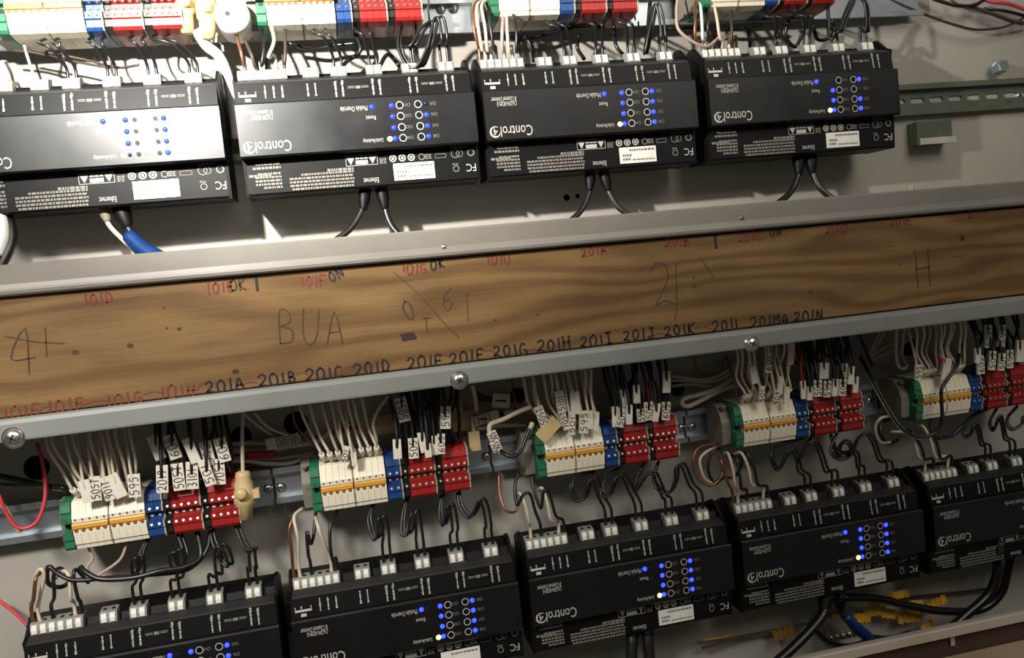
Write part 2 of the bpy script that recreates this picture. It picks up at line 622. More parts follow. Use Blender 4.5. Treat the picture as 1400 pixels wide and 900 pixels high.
# ------------------------------------------------------------------ wooden board with handwriting
WY = -.095
bm = bmesh.new()
v = box(bm, XL, XR, WY, WY + .038, -.2142, -.1225)
for q in v:
    if q.co.z > -.2:
        q.co.z = wood_top(q.co.x) - .0012
board = build('wooden_board', bm, M_WOOD)
bev = board.modifiers.new('bevel', 'BEVEL'); bev.width = .0012; bev.segments = 2
tag(board, 'long pine board covered in handwriting, running across between the two bays', 'wooden board')


def wz(px, py):
    p = P(px, py, WY)
    return p.x, p.z


def handwriting(text, px, py, hpx, m, label=None, stroke=.0011, ang=0.0, wfac=.72, jit=.12, slant=0):
    """text centred at a pixel, letter height in pixels, lying on the board"""
    rnd = random.Random(px * 7 + py)
    x, z = wz(px, py)
    hh = hpx * .00064
    wc = hh * wfac
    tot = sum(wc * (.62 if c == '1' else 1) for c in text)
    u = Vector((math.cos(ang), 0, math.sin(ang)))
    v = Vector((-math.sin(ang), 0, math.cos(ang)))
    org = Vector((x, WY - .0003, z)) - u * tot / 2 - v * hh / 2
    bm = bmesh.new()
    write(bm, text, org, u, v, hh, wc, stroke, jit, rnd, slant)
    o = build('handwriting', bm, m, board)
    if label:
        o['label'] = label
    return o


LOW = [('101E', 30, 564, M_MRED), ('101F', 90, 554, M_MRED), ('101G', 170, 546, M_MRED), ('101H', 243, 535, M_MRED),
       ('201A', 307, 527, M_MBLK), ('201B', 379, 519, M_MBLK), ('201C', 443, 511, M_MBLK), ('201D', 508, 503, M_MBLK),
       ('201E', 581, 495, M_MBLK), ('201F', 638, 488, M_MBLK), ('201G', 697, 479, M_MBLK), ('201H', 757, 471, M_MBLK),
       ('201I', 815, 465, M_MBLK), ('201J', 873, 457, M_MBLK), ('201K', 929, 451, M_MBLK), ('201L', 994, 444, M_MBLK),
       ('201MA', 1052, 438, M_MBLK), ('201N', 1105, 432, M_MBLK)]
for t, px, py, m in LOW:
    handwriting(t, px, py, 15, m, ('red' if m is M_MRED else 'black') + ' marker writing ' + t + ' along the lower edge', stroke=.0017 if m is M_MBLK else .0014, wfac=.95)
UP = [('101D', 134, 408, M_MRED, 0), ('101E', 301, 393, M_MRED, 0), ('OK', 325, 389, M_PEN, 0), ('101F', 428, 384, M_MRED, -.05), ('ON', 459, 376, M_MBLK, .35),
      ('101G', 566, 367, M_MRED, -.1), ('OK', 598, 361, M_MBLK, 0), ('101U', 681, 355, M_MRED, 0), ('201A', 811, 343, M_MRED, .05), ('201B', 925, 331, M_MRED, 0),
      ('201C', 1025, 323, M_MRED, 0), ('ON', 1060, 317, M_MBLK, 0), ('201D', 1144, 312, M_MRED, 0), ('201E', 1231, 302, M_MRED, 0), ('201F', 1337, 292, M_MRED, 0)]
for t, px, py, m, a in UP:
    handwriting(t, px, py, 13, m, ('red' if m is M_MRED else 'black') + ' marker writing ' + t + ' along the upper edge', ang=a, wfac=.85, stroke=.0015)
for t, px, py, m, s, hp, a in [('BUA', 425, 446, M_PEN, .0011, 44, -.12), ('4', 30, 480, M_PEN, .0012, 60, 0), ('0', 558, 424, M_PEN, .0016, 22, .2), ('6', 612, 408, M_PEN, .0009, 32, 0),
                               ('T', 583, 445, M_PEN, .0008, 22, 0), ('2', 905, 390, M_PEN, .0009, 60, 0), ('H', 1262, 365, M_PEN, .0012, 56, -.05)]:
    handwriting(t, px, py, hp, m, 'faint pencil mark ' + t, stroke=s, ang=a)


def board_marks(strokes, m, label, w):
    bm = bmesh.new()
    for st in strokes:
        pts = [wz(*q) for q in st]
        if len(pts) > 2:
            pts = smooth2(pts, 4)
        ribbon(bm, pts, w, lambda q: Vector((q.x, WY - .00022, q.y)))
    o = build('drawn_line', bm, m, board)
    o['label'] = label
    return o


board_marks([[(350, 378), (352, 397)]], M_MBLK, 'short black marker tick', .0024)
board_marks([[(977, 317), (979, 339)]], M_MBLK, 'short black marker tick', .0028)
board_marks([[(538, 372), (575, 405), (605, 440), (628, 462)]], M_PEN, 'thin slanting pencil line', .0007)
board_marks([[(957, 352), (975, 378)]], M_PEN, 'thin slanting pencil line', .0008)
board_marks([[(924, 360), (925, 420), (922, 438)]], M_PEN, 'faint upright pencil line', .0008)
board_marks([[(1300, 352), (1316, 350)], [(638, 400), (640, 440)]], M_PEN, 'faint upright pencil line', .0007)
board_marks([[(8, 460), (45, 467), (88, 470)], [(62, 448), (64, 488)]], M_PEN, 'faint crossed pencil lines', .0010)
# red cursive dashes linking the lower numbers
for a, b in [((52, 566), (66, 556)), ((110, 556), (146, 548)), ((196, 540), (225, 538)), ((268, 534), (282, 524)), ((330, 528), (352, 524)), ((404, 513), (420, 512)), ((465, 508), (486, 502)),
             ((600, 488), (618, 490)), ((662, 480), (682, 486)), ((718, 480), (740, 482)), ((892, 460), (912, 458)), ((950, 449), (972, 450))]:
    mx, my = (a[0] + b[0]) / 2, (a[1] + b[1]) / 2 - 3
    board_marks([[a, (mx, my), b]], M_MRED, 'red dash between two numbers', .0009)
bm = bmesh.new()
pts = [wz(*q) for q in ((547, 457), (566, 454), (570, 464), (550, 467))]
bm.faces.new([bm.verts.new((x, WY - .00025, z)) for x, z in pts])
build('ink_blot', bm, mat('ink_blot', (58, 34, 42), .7), board)['label'] = 'dark purple blot'
for kx, ky, kr in [(103, 482, 4.5), (178, 473, 4.5), (245, 450, 3.2), (228, 449, 2), (224, 421, 2), (322, 508, 5), (677, 438, 2.2), (735, 430, 2.4), (1316, 324, 6), (1316, 328, 4), (1108, 399, 4), (950, 392, 3.5), (1231, 362, 2), (948, 380, 2)]:
    bm = bmesh.new()
    x, z = wz(kx, ky)
    disc(bm, (x, WY - .0002, z), kr * .0006, seg=9, rz=kr * .00045)
    build('knot', bm, M_KNOT, board)

# a second board shows at the lower right corner
bm = bmesh.new()
box(bm, XL, XR, -.1285, -.0905, -.70, -.5790)
b2 = build('wooden_board', bm, mat('pale_bare_wood', (186, 166, 138), .7, var=.12, scale=10))
bev = b2.modifiers.new('bevel', 'BEVEL'); bev.width = .0015; bev.segments = 2
tag(b2, 'pale bare board at the lower right corner under the bottom lip', 'wooden board')


# ================================================================== RAILS
def rail(x0, x1, zc, slots, m, label, group=None, yb=.0075, H=.035):
    """top-hat mounting rail; flanges at y=0, valley at yb"""
    o = empty('mounting_rail', (x0, yb, zc), label, 'mounting rail', group)
    bm = bmesh.new()
    w = x1 - x0
    hl = []
    if slots:
        k = int((w - .01) / .0250)
        
        for i in range(k):
            hl.append(stadium(.0185 + i * .025, 0, .0185, .0062))
    holed_plate(bm, [(0, -.0125), (w, -.0125), (w, .0125), (0, .0125)], hl, 0, .001)
    build('rail_web', bm, m, o)
    for s in (-1, 1):
        bm = bmesh.new()
        prof = [(-.001, s * .0125), (.0065, s * .0125), (.0065, s * H / 2), (.0075, s * H / 2), (.0079, s * (H / 2 - .0005)), (.0079, s * .0115), (-.001, s * .0115)]
        prism(bm, prof, 0, w)
        build('rail_flange', bm, m, o)
    return o


rail(XL, XR, .0093, True, M_GALV, 'slotted olive steel rail carrying the upper row of black modules', yb=.0180)
rail(-.54, .56, -.4540, False, M_GALV, 'steel rail behind the lower row of black modules')
STX = [-.4955, -.2845, -.0705, .1395, .3505]       # left edge of the cream terminals of the five lower strips
STXU = [-.492, -.283, -.0725, .1430]
joints = [P(374, 668, 0).x, P(672, 622, 0).x, P(940, 585, 0).x, P(1200, 545, 0).x]
edges = [XL] + joints + [XR]
words = ['first', 'second', 'third', 'fourth', 'fifth']
ZR = -.3215
for i in range(5):
    a, b = edges[i] + .0012, edges[i + 1] - .0012
    rail(a, b, ZR, False, M_ZINC, 'zinc rail length under the %s lower terminal strip from the left' % words[i])
eu = [XL, -.335, -.132, .082, .42]
for i in range(4):
    rail(eu[i] + .001, eu[i + 1] - .001, .1165, False, M_ZINC, 'zinc rail length under the %s upper terminal strip from the left' % words[i])


def screw(px, py, Y, r, label, group=None, hgt=None, m=None, slot=True):
    p = P(px, py, Y)
    bm = bmesh.new()
    hgt = hgt or r * .6
    lathe(bm, [(r * 1.25, -.0008), (r * 1.25, 0), (r, .0001), (r, hgt * .25), (r * .82, hgt * .7), (r * .45, hgt * .95), (0, hgt)], (0, 0, 0), seg=16)
    for f in bm.faces:
        f.smooth = True
    if slot:
        for s in (0, 1):
            mm = Matrix.Rotation(s * math.pi / 2 + .5, 4, 'Y')
            vs = [bm.verts.new(mm @ Vector(q)) for q in ((-r * .5, -hgt * 1.0, -r * .09), (r * .5, -hgt * 1.0, -r * .09), (r * .5, -hgt * 1.0, r * .09), (-r * .5, -hgt * 1.0, r * .09))]
            bm.faces.new(vs).material_index = 1
    o = build('screw', bm, [m or M_CHROME, M_HOLED])
    o.location = p
    return tag(o, label, 'screw', group)


screw(18, 599, -.1, .0070, 'shiny dome screw on the grey trim at the left edge of the view')
screw(628, 520, -.1, .0066, 'shiny dome screw on the grey trim above the second lower terminal strip')
screw(1028, 470, -.1, .0062, 'shiny dome screw on the grey trim above the fourth lower terminal strip')
screw(607, 338, -.0995, .0022, 'small bright screw on the lip below the second upper module', slot=False)
screw(1014, 298, -.0995, .0020, 'small dark screw on the lip below the fourth upper module', slot=False, m=M_GALV)
for px, py, w in [(367, 668, 'left of the two screws in the rail right of the first lower terminal strip'), (384, 666, 'right of the two screws in the rail right of the first lower terminal strip'),
                  (665, 624, 'screw in the rail right of the second lower terminal strip'),
                  (931, 585, 'left of the two screws in the rail right of the third lower terminal strip'), (946, 583, 'right of the two screws in the rail right of the third lower terminal strip'),
                  (1188, 548, 'screw in the rail right of the fourth lower terminal strip'),
                  (603, 12, 'left of the two screws in the rail right of the second upper terminal strip'), (620, 11, 'right of the two screws in the rail right of the second upper terminal strip')]:
    screw(px, py, .006, .0038, w)
screw(1392, 131, .006, .0030, 'tiny bright screw in the slotted rail at the right edge')
# hexagon bolt above the slotted rail, upper right
p = P(1364, 93, .012)
bm = bmesh.new()
lathe(bm, [(.0090, -.0010), (.0090, .0006), (.0078, .0007), (.0078, .0085), (.0066, .0100), (0, .0100)], (0, 0, 0), seg=6)
o = build('hex_bolt', bm, M_ZINC)
o.location = p
tag(o, 'hexagon bolt head above the slotted rail at the upper right', 'bolt')
bm = bmesh.new()
lathe(bm, [(.004, 0), (.004, .0095)], (0, .0095, 0), seg=10)
build('bolt_shank', bm, M_ZINC, o)
# small bracket below the slotted rail
a, b = P(1257, 178, 0), P(1306, 192, 0)
t = empty('rail_bracket', (a.x, 0, b.z), 'small pale bracket under the slotted rail at the upper right', 'bracket')
bm = bmesh.new()
W_ = b.x - a.x
box(bm, 0, W_, .004, .020, -.001, .024)
build('bracket_plate', bm, M_GALV, t)  # dark steel colour stands in for the rail's shadow on the plate
bm = bmesh.new()
prism(bm, [(.001, -.002), (.001, .005), (-.004, .0055), (-.004, -.002)], -.0005, W_ + .0005)
build('bracket_lip', bm, mat('pale_grey_edge', (205, 202, 192), .45), t)
bm = bmesh.new()
disc(bm, (W_ * .5, -.001, .0065), .0011, seg=8, depth=.001)
build('bracket_rivet', bm, M_SCREW, t)


# ================================================================== CONTROL MODULES
FY = -.058      # face plate
LY = -.046      # label face
SY = -.0505     # printed strip above the face plate


def mp(px, py, Y):
    p = P(px, py, Y)
    return p.x, p.z


def quad(bm, x0, x1, z0, z1, y, mi=0):
    bm.faces.new([bm.verts.new(q) for q in ((x0, y, z0), (x1, y, z0), (x1, y, z1), (x0, y, z1))]).material_index = mi


def mrect(xa, ya, xb, yb, Y):
    """rectangle in module coordinates from two pixel corners on the third upper module"""
    a, b = mp(xa, ya, Y), mp(xb, yb, Y)
    return min(a[0], b[0]), max(a[0], b[0]), min(a[1], b[1]), max(a[1], b[1])


def module_parts():
    """meshes shared by every module: list of (name, mesh, materials, children)"""
    parts = []

    def mk(name, bm, m, smooth=False):
        me = bpy.data.meshes.new(name)
        bmesh.ops.recalc_face_normals(bm, faces=bm.faces[:])
        if smooth:
            for f in bm.faces:
                f.smooth = True
        bm.to_mesh(me)
        bm.free()
        for k in (m if isinstance(m, (list, tuple)) else [m]):
            me.materials.append(k)
        return me
    X0, X1 = -.098, .1105
    # lower body with the label face
    bm = bmesh.new()
    prism(bm, [(0, -.046), (.004, -.0490), (.044, -.0495), (.046, -.0480), (.0462, -.0185), (.0462, .030), (.0360, .0500), (.0330, .0575), (.006, .0600), (0, .0570)], X0 + .0005, X1 - .0005)
    parts.append(('body', mk('body', bm, M_BODY), []))
    # face plate, proud, with small bevel
    bm = bmesh.new()
    prism(bm, [(.0455, -.0180), (.0565, -.0180), (.0580, -.0165), (.0580, .0278), (.0565, .0292), (.0455, .0292)], X0 - .0012, X1 + .0010)
    parts.append(('face_plate', mk('face_plate', bm, M_FACE), []))
    # printed strip above the plate and the sloping ridge
    bm = bmesh.new()
    prism(bm, [(.0455, .0296), (.0530, .0296), (.0500, .0474), (.0455, .0474)], X0 - .0004, X1)
    parts.append(('terminal_cover', mk('terminal_cover', bm, M_BODY), []))
    bm = bmesh.new()
    prism(bm, [(.0380, .0475), (.0502, .0475), (.0498, .0490), (.0425, .0525), (.0380, .0525)], X0 + .0002, X1)
    parts.append(('cover_ridge', mk('cover_ridge', bm, M_RIDGE), []))
    # side cheeks with a raised peak
    for x0, x1 in ((X0 - .0012, X0 + .0012), (X1 - .0012, X1 + .0016)):
        bm = bmesh.new()
        prism(bm, [(0, -.0490), (.045, -.0500), (.0470, -.0190), (.0470, .0300), (.0505, .0500), (.0440, .0530), (.0300, .0650), (.0200, .0660), (0, .0560)], x0, x1)
        parts.append(('end_cheek', mk('end_cheek', bm, M_BODY), []))
    # plugs
    spec = [(-.0742, 6, .0425)] + [(c, 2, .0142) for c in (-.0322, -.0076, .0245, .0572, .0910)]
    me2 = None
    for cx, n, w in spec:
        bm = bmesh.new()
        prism(bm, [(.0300, .0500), (.0415, .0500), (.0415, .0560), (.0395, .0618), (.0300, .0635)], -w / 2, w / 2)
        # wire entry notches along the top
        for i in range(n):
            xx = (i - (n - 1) / 2) * w / n
            disc(bm, (xx, -.0350, .0631), w / n * .26, (0, -.15, 1), 8, 1)
        me = mk('terminal_plug', bm, [M_PLUG, M_HOLED])
        btn = []
        for i in range(n):
            xx = (i - (n - 1) / 2) * w / n
            b_ = bmesh.new()
            prism(b_, [(.0400, .0535), (.0424, .0535), (.0424, .0570), (.0412, .0608), (.0395, .0608)], xx - w / n * .31, xx + w / n * .31)
            btn.append(('clamp_button', mk('clamp_button', b_, M_PLUGW), []))
        parts.append(('terminal_plug', me, btn, (cx, 0, 0)))
    return parts, mk


PARTS, MK = module_parts()


def module_print():
    """flat printing, buttons and lamps, in module coordinates"""
    out = []
    y = FY - .00035
    # logo: word and a circled figure
    x0, x1, z0, z1 = mrect(684, 173, 729, 186, FY)
    out.append(('logo', font_part('logo', 'Control', x0, x1, z0 + .0008, z1, y, M_PRINT, 'mesh')))
    bm = bmesh.new()
    cx, cz = mp(677.5, 180.5, FY)
    a, b = [], []
    for i in range(15):
        t = math.radians(-160 + i * 300 / 14 + 215)
        w = .0009 * math.sin(math.pi * (i + 1) / 16)
        a.append(bm.verts.new((cx + (.0047 - w) * math.cos(t), y, cz + (.0047 - w) * math.sin(t))))
        b.append(bm.verts.new((cx + (.0047 + w) * math.cos(t), y, cz + (.0047 + w) * math.sin(t))))
    for i in range(14):
        bm.faces.new((a[i], a[i + 1], b[i + 1], b[i]))
    out.append(('logo_ring', MK('logo_ring', bm, M_PRINT)))
    out.append(('logo_figure', font_part('logo_figure', '4', cx - .0021, cx + .0021, cz - .0031, cz + .0031, y, M_PRINT, 'mesh')))
    x0, x1, z0, z1 = mrect(671, 133.5, 706, 138.5, FY)
    out.append(('model_text', font_part('model_text', '8 Channel Dimmer', x0, x1, z0, z1, y, M_PRINT, 'mesh')))
    x0, x1, z0, z1 = mrect(679, 139.5, 706.5, 144.2, FY)
    out.append(('model_text', font_part('model_text', 'C4-DIN-8DIM-E', x0, x1, z0, z1, y, M_PRINT, 'mesh')))
    for txt, r in (('Module Override', (787.5, 128.5, 821, 133.5)), ('Reset', (818.5, 140.2, 831, 145)), ('Link/Activity', (814.5, 168.6, 839.5, 174))):
        x0, x1, z0, z1 = mrect(*r, FY)
        out.append(('caption', font_part('caption', txt, x0, x1, z0, z1, y, M_PRINT, 'mesh')))
    zs = [.0200, .0103, .0004, -.0092]
    for i, z in enumerate(zs):
        for cxx, lab in ((.0495, 'CH%d' % (i + 1)), (.0730, 'CH%d' % (i + 5))):
            out.append(('caption', font_part('caption', lab, cxx - .0028, cxx + .0028, z - .0015, z + .0015, y, M_PRINTG, 'mesh')))
        for bx in (.0426, .0592):
            bm = bmesh.new()
            ring(bm, (bx, y, z), .0031, .00075, 18, 0)
            disc(bm, (bx, FY - .0002, z), .0019, seg=12, mi=1, depth=.0003)
            out.append(('button', MK('button', bm, [M_PRINT, M_BODY])))
    for px, py in ((834, 127), (835.5, 142.7)):
        x, z = mp(px, py, FY)
        bm = bmesh.new()
        disc(bm, (x, y + .0001, z), .0012, seg=10)
        out.append(('reset_hole', MK('reset_hole', bm, M_LEDOFF)))
    # strip printing: bus sign, vertical captions, brackets
    k = (.0530 - .0500) / (.0474 - .0296)

    def sy(z):
        return -(.0530 - (z - .0296) * k) - .0004
    bm = bmesh.new()
    x0, x1, z0, z1 = mrect(662, 112.5, 684, 116.5, -.0515)
    for r in ((x0, x1, (z0 + z1) / 2 - .0009, (z0 + z1) / 2 + .0011), (x0 + .005, x1 - .005, z0 - .0035, z0 - .0008), (x0 + .0055, x1 - .0085, z1, z1 + .0025), (x0, x0 + .0008, z1, z1 + .002), (x1 - .0008, x1, z1, z1 + .002)):
        bm.faces.new([bm.verts.new((xx, sy(zz), zz)) for xx, zz in ((r[0], r[2]), (r[1], r[2]), (r[1], r[3]), (r[0], r[3]))])
    out.append(('bus_symbol', MK('bus_symbol', bm, M_PRINT)))
    bm = bmesh.new()
    rnd = random.Random(3)
    for px, dbl in ((694, 0), (704.5, 0), (715, 0), (746, 0), (755.5, 0), (780, 1), (788.5, 1), (825.5, 1), (834, 1), (870.5, 1), (879, 1), (915, 1), (923.5, 1)):
        x = mp(px, 106, -.0515)[0]
        lo, hi = (.0335, .0445) if not dbl else (.0315, .0460)
        zz = lo
        while zz < hi:
            s = rnd.uniform(.0007, .0013)
            ww = rnd.choice((.0007, .0009, .0005))
            bm.faces.new([bm.verts.new((xx, sy(q), q)) for xx, q in ((x - ww, zz), (x + ww, zz), (x + ww, zz + s), (x - ww, zz + s))])
            zz += s + .0004
        if dbl:
            for dz in (.0, .0016):
                bm.faces.new([bm.verts.new((xx, sy(q), q)) for xx, q in ((x - .0016, .0425 + dz), (x - .0002, .0425 + dz), (x + .0016, .0443 + dz), (x + .0002, .0443 + dz))])
    out.append(('terminal_print', MK('terminal_print', bm, M_PRINT)))
    bm = bmesh.new()
    for xa, xb in ((794.5, 820), (884.5, 910)):
        a, b = mp(xa, 105, -.0515)[0], mp(xb, 105, -.0515)[0]
        w = b - a
        for r in ((a, a + .33 * w), (b - .33 * w, b)):
            for zc in (.0388, .0400):
                bm.faces.new([bm.verts.new((xx, sy(q), q)) for xx, q in ((r[0], zc), (r[1], zc), (r[1], zc + .0006), (r[0], zc + .0006))])
        for c in (.42, .5, .58):
            bm.faces.new([bm.verts.new((xx, sy(q), q)) for xx, q in ((a + c * w - .0007, .0382), (a + c * w + .0007, .0382), (a + c * w + .0007, .0408), (a + c * w - .0007, .0408))])
    out.append(('terminal_print', MK('terminal_print', bm, M_PRINTG)))
    # label face
    y2 = LY - .0006
    rnd = random.Random(11)
    bm = bmesh.new()
    for r, n, rag in (((669.5, 201, 710, 208.5), 2, True), ((678, 213.5, 712, 233.5), 5, True), ((671, 215.5, 700, 219), 1, False), ((719.7, 215, 800, 231.5), 5, True), ((766, 207.5, 800, 211), 1, False), ((829.5, 195, 839, 202), 4, False)):
        fine_print(bm, *mrect(*r, LY), n, y2, rnd, rag)
    out.append(('fine_print', MK('fine_print', bm, M_PRINTG)))
    bm = bmesh.new()
    x0, x1, z0, z1 = mrect(788, 192.5, 828, 204, LY)
    z0 += .0008
    t_ = .0004
    for r in ((x0, x1, z0, z0 + t_), (x0, x1, z1 - t_, z1), (x0, x0 + t_, z0, z1), (x1 - t_, x1, z0, z1)):
        quad(bm, r[0], r[1], r[2], r[3], y2)
    for cx in (x0 + .0045, x1 - .0045):
        bm.faces.new([bm.verts.new(q) for q in ((cx - .0036, y2, z1 - .0014), (cx, y2, z0 + .0010), (cx + .0036, y2, z1 - .0014))])
    quad(bm, x0 + .0088, x1 - .0088, z0 + .0010, z0 + .0046, y2)
    fine_print(bm, x0 + .0088, x1 - .0088, z0 + .0052, z1 - .0008, 1, y2, rnd, False)
    out.append(('warning_panel', MK('warning_panel', bm, M_PRINT)))
    bm = bmesh.new()
    for px, py in ((846, 195.5), (857.3, 194.8), (868.4, 194)):
        x, z = mp(px, py, LY)
        ring(bm, (x, y2, z), .0028, .0011, 14)
        quad(bm, x - .0011, x + .0011, z - .0012, z + .0012, y2)
    out.append(('rating_marks', MK('rating_marks', bm, M_PRINT)))
    bm = bmesh.new()
    x, z = mp(881, 193.5, LY)
    ring(bm, (x, y2, z), .0026, .0008, 14)
    fine_print(bm, x + .0030, x + .0090, z - .0025, z + .0025, 3, y2, rnd, False)
    x0, x1, z0, z1 = mrect(897, 190, 911, 194.5, LY)
    for r in ((x0, x1, z0, z0 + .0005), (x0, x1, z1 - .0005, z1), (x0, x0 + .0005, z0, z1), (x1 - .0005, x1, z0, z1)):
        quad(bm, *r, y2)
    x, z = mp(922, 189.5, LY)
    ring(bm, (x, y2, z), .0037, .0007, 16)
    ring(bm, (x + .004, y2, z - .0002), .0030, .0006, 16)
    fine_print(bm, x - .004, x + .012, z + .0046, z + .0064, 1, y2, rnd, False)
    x, z = mp(941, 188, LY)
    ring(bm, (x, y2, z), .0030, .0012, 8)
    x, z = mp(923, 209, LY)
    ring(bm, (x, y2, z), .0026, .0008, 14)
    fine_print(bm, x - .003, x + .003, z + .0033, z + .0052, 2, y2, rnd, False)
    out.append(('approval_marks', MK('approval_marks', bm, M_PRINTG)))
    x0, x1, z0, z1 = mrect(935, 203, 947.5, 212, LY)
    out.append(('approval_letters', font_part('approval_letters', 'FC', x0, x1, z0, z1, y2, M_PRINT, 'mesh')))
    x0, x1, z0, z1 = mrect(810, 221, 829, 226.5, LY)
    out.append(('caption', font_part('caption', 'Ethernet', x0, x1, z0, z1, y2, M_PRINT, 'mesh')))
    return out


PRINT = module_print()


def led_mesh(r):
    bm = bmesh.new()
    lathe(bm, [(r, 0), (r, .0003), (r * .8, .0010), (r * .35, .0014), (0, .0015)], (0, 0, 0), seg=12)
    me = bpy.data.meshes.new('led')
    bmesh.ops.recalc_face_normals(bm, faces=bm.faces[:])
    for f in bm.faces:
        f.smooth = True
    bm.to_mesh(me)
    bm.free()
    return me


LED_ON, LED_NO, LED_Y = led_mesh(.0022), led_mesh(.0016), led_mesh(.0024)
LED_ON.materials.append(M_LED); LED_NO.materials.append(M_LEDOFF); LED_Y.materials.append(M_LEDY)
STICK = None


def sticker_mesh():
    bm = bmesh.new()
    x0, x1, z0, z1 = mrect(846, 202.5, 897.5, 219.5, LY)
    z0 -= .0008
    box(bm, x0, x1, LY - .0009, LY - .0002, z0, z1)
    rnd = random.Random(4)
    fine_print(bm, x0 + .010, x1 - .002, z1 - .0045, z1 - .0014, 1, LY - .00105, rnd, False, 1)
    fine_print(bm, x0 + .003, x0 + .012, z0 + .002, z1 - .006, 2, LY - .00105, rnd, False, 1)
    fine_print(bm, x0 + .013, x1 - .002, z0 + .002, z0 + .0042, 1, LY - .00105, rnd, False, 1)
    me = bpy.data.meshes.new('sticker')
    bmesh.ops.recalc_face_normals(bm, faces=bm.faces[:])
    bm.to_mesh(me)
    bm.free()
    me.materials.append(M_STICK); me.materials.append(M_STICKINK)
    return me


STICK = sticker_mesh()


def module(x, z, label, off1=(), off2=(), ov=True):
    t = empty('control_module', (x, 0, z), label, 'control module')
    for p in PARTS:
        o = link(p[0], p[1], None, t)
        if len(p) > 3:
            o.location = p[3]
        for c in p[2]:
            link(c[0], c[1], None, o)
    for name, me in PRINT:
        o = link(name, me, None, t)
        if name in ('fine_print', 'terminal_print', 'warning_panel', 'rating_marks', 'approval_marks', 'bus_symbol'):
            o['kind'] = 'stuff'
    link('sticker', STICK, None, t)['label'] = 'white rating sticker'
    zs = [.0200, .0103, .0004, -.0092]

    def led(me, xx, zz, lab):
        o = link('led', me, None, t)
        o.location = (xx, FY, zz)
        o['label'] = lab
    for i, zz in enumerate(zs):
        for xx, off in ((.0354, off1), (.0659, off2)):
            led(LED_NO if i in off else LED_ON, xx, zz, 'unlit lamp' if i in off else 'lit blue lamp')
    led(LED_ON, .0178, .0199, 'lit blue lamp')
    led(LED_Y, .0308, -.0094, 'lit amber lamp')
    return t


MODS = {}
U = [(-.4425, .0002, 'leftmost upper module, its face washed out by glare, cut by the left edge', (3,), ()),
     (-.2188, -.0001, 'second upper module from the left, grey sheen across its face', (), (0,)),
     (0, 0, 'third upper module from the left, all ten lamps lit on its black face', (), ()),
     (.2244, .0004, 'rightmost upper module, beside the bare slotted rail', (0,), (1,))]
for i, (x, z, l, a, b) in enumerate(U):
    MODS[('u', i)] = module(x, z, l, a, b)
Lw = [(-.4458, -.4635, 'leftmost lower module, cut off by the bottom edge of the view'),
      (-.2242, -.4633, 'second lower module from the left, its label half below the view'),
      (-.0029, -.4633, 'third lower module from the left, in the middle of the bottom row'),
      (.2193, -.4631, 'fourth lower module from the left, above the yellow tape scraps'),
      (.4425, -.4629, 'rightmost lower module, cut off by the right edge of the view')]
for i, (x, z, l) in enumerate(Lw):
    MODS[('l', i)] = module(x, z, l)


# ================================================================== TERMINAL STRIPS
def term_mesh(name, w, prof, m, holes=()):
    bm = bmesh.new()
    prism(bm, prof, .0002, w - .0002)
    for kind, o, z, r, mi in holes:
        if kind == 'd':
            disc(bm, (w / 2, -o - .0002, z), r, (0, -1, 0), 8, mi)
        else:
            disc(bm, (w / 2, -o, z), r, (0, -1, .35), 8, mi, depth=.0006)
    me = bpy.data.meshes.new(name)
    bmesh.ops.recalc_face_normals(bm, faces=bm.faces[:])
    bm.to_mesh(me)
    bm.free()
    for k in m:
        me.materials.append(k)
    return me


PW = [(0, -.0225), (.0300, -.0225), (.0400, -.0205), (.0410, -.0170), (.0425, -.0160), (.0445, -.0060), (.0445, -.0025), (.0415, -.0020), (.0415, .0030),
      (.0445, .0035), (.0450, .0075), (.0440, .0090), (.0405, .0195), (.0385, .0215), (.0300, .0235), (0, .0235)]
PR = [(0, -.0225), (.0300, -.0225), (.0410, -.0205), (.0430, -.0180), (.0430, -.0120), (.0445, -.0110), (.0445, -.0050), (.0375, -.0042), (.0375, .0025),
      (.0445, .0035), (.0445, .0090), (.0425, .0098), (.0425, .0125), (.0440, .0133), (.0425, .0190), (.0400, .0215), (.0300, .0235), (0, .0235)]
T_W = term_mesh('white_terminal', .0060, PW, [M_WHITE, M_HOLE, M_ORANGED], [('d', .0450, .0062, .0011, 1), ('d', .0445, -.0078 + .0035, .0011, 1)])
T_W2 = T_W
T_B = term_mesh('blue_terminal', .0066, PR, [M_BLUE, M_HOLED, M_SCREW], [('s', .0445, .0062, .0012, 2), ('s', .0375, -.0008, .0015, 2), ('s', .0445, -.0080, .0012, 2)])
T_R = term_mesh('red_terminal', .0062, PR, [M_RED, M_HOLED, M_SCREW], [('s', .0445, .0062, .0012, 2), ('s', .0375, -.0008, .0016, 2), ('s', .0445, -.0080, .0012, 2)])
T_K = term_mesh('black_terminal', .0062, [(o * .97, z * .96) for o, z in PR], [M_BLACK, M_HOLED, M_SCREW], [('s', .0432, .0062, .0011, 2), ('s', .0365, -.0008, .0014, 2), ('s', .0432, -.0080, .0011, 2)])
T_D = term_mesh('divider_plate', .0014, [(o * 1.012, z * 1.01) for o, z in PW], [mat('grey_divider', (158, 146, 122), .5)])
T_G = term_mesh('green_terminal', .0085, PR, [M_GREEN, M_HOLED, M_SCREW], [('d', .0380, -.0008, .0022, 1), ('s', .0445, .0062, .0012, 1)])
T_S = term_mesh('separator_plate', .0016, [(o * 1.02, z * 1.0) for o, z in PR], [mat('pale_separator', (176, 164, 146), .5)])
bm = bmesh.new()
prism(bm, [(.0405, -.0018), (.0458, -.0016), (.0462, .0018), (.0455, .0030), (.0405, .0028)], 0, .0290)
for i in range(5):
    quad(bm, .0012 + i * .0058, .0044 + i * .0058, -.0044, -.0020, -.0450, 1)
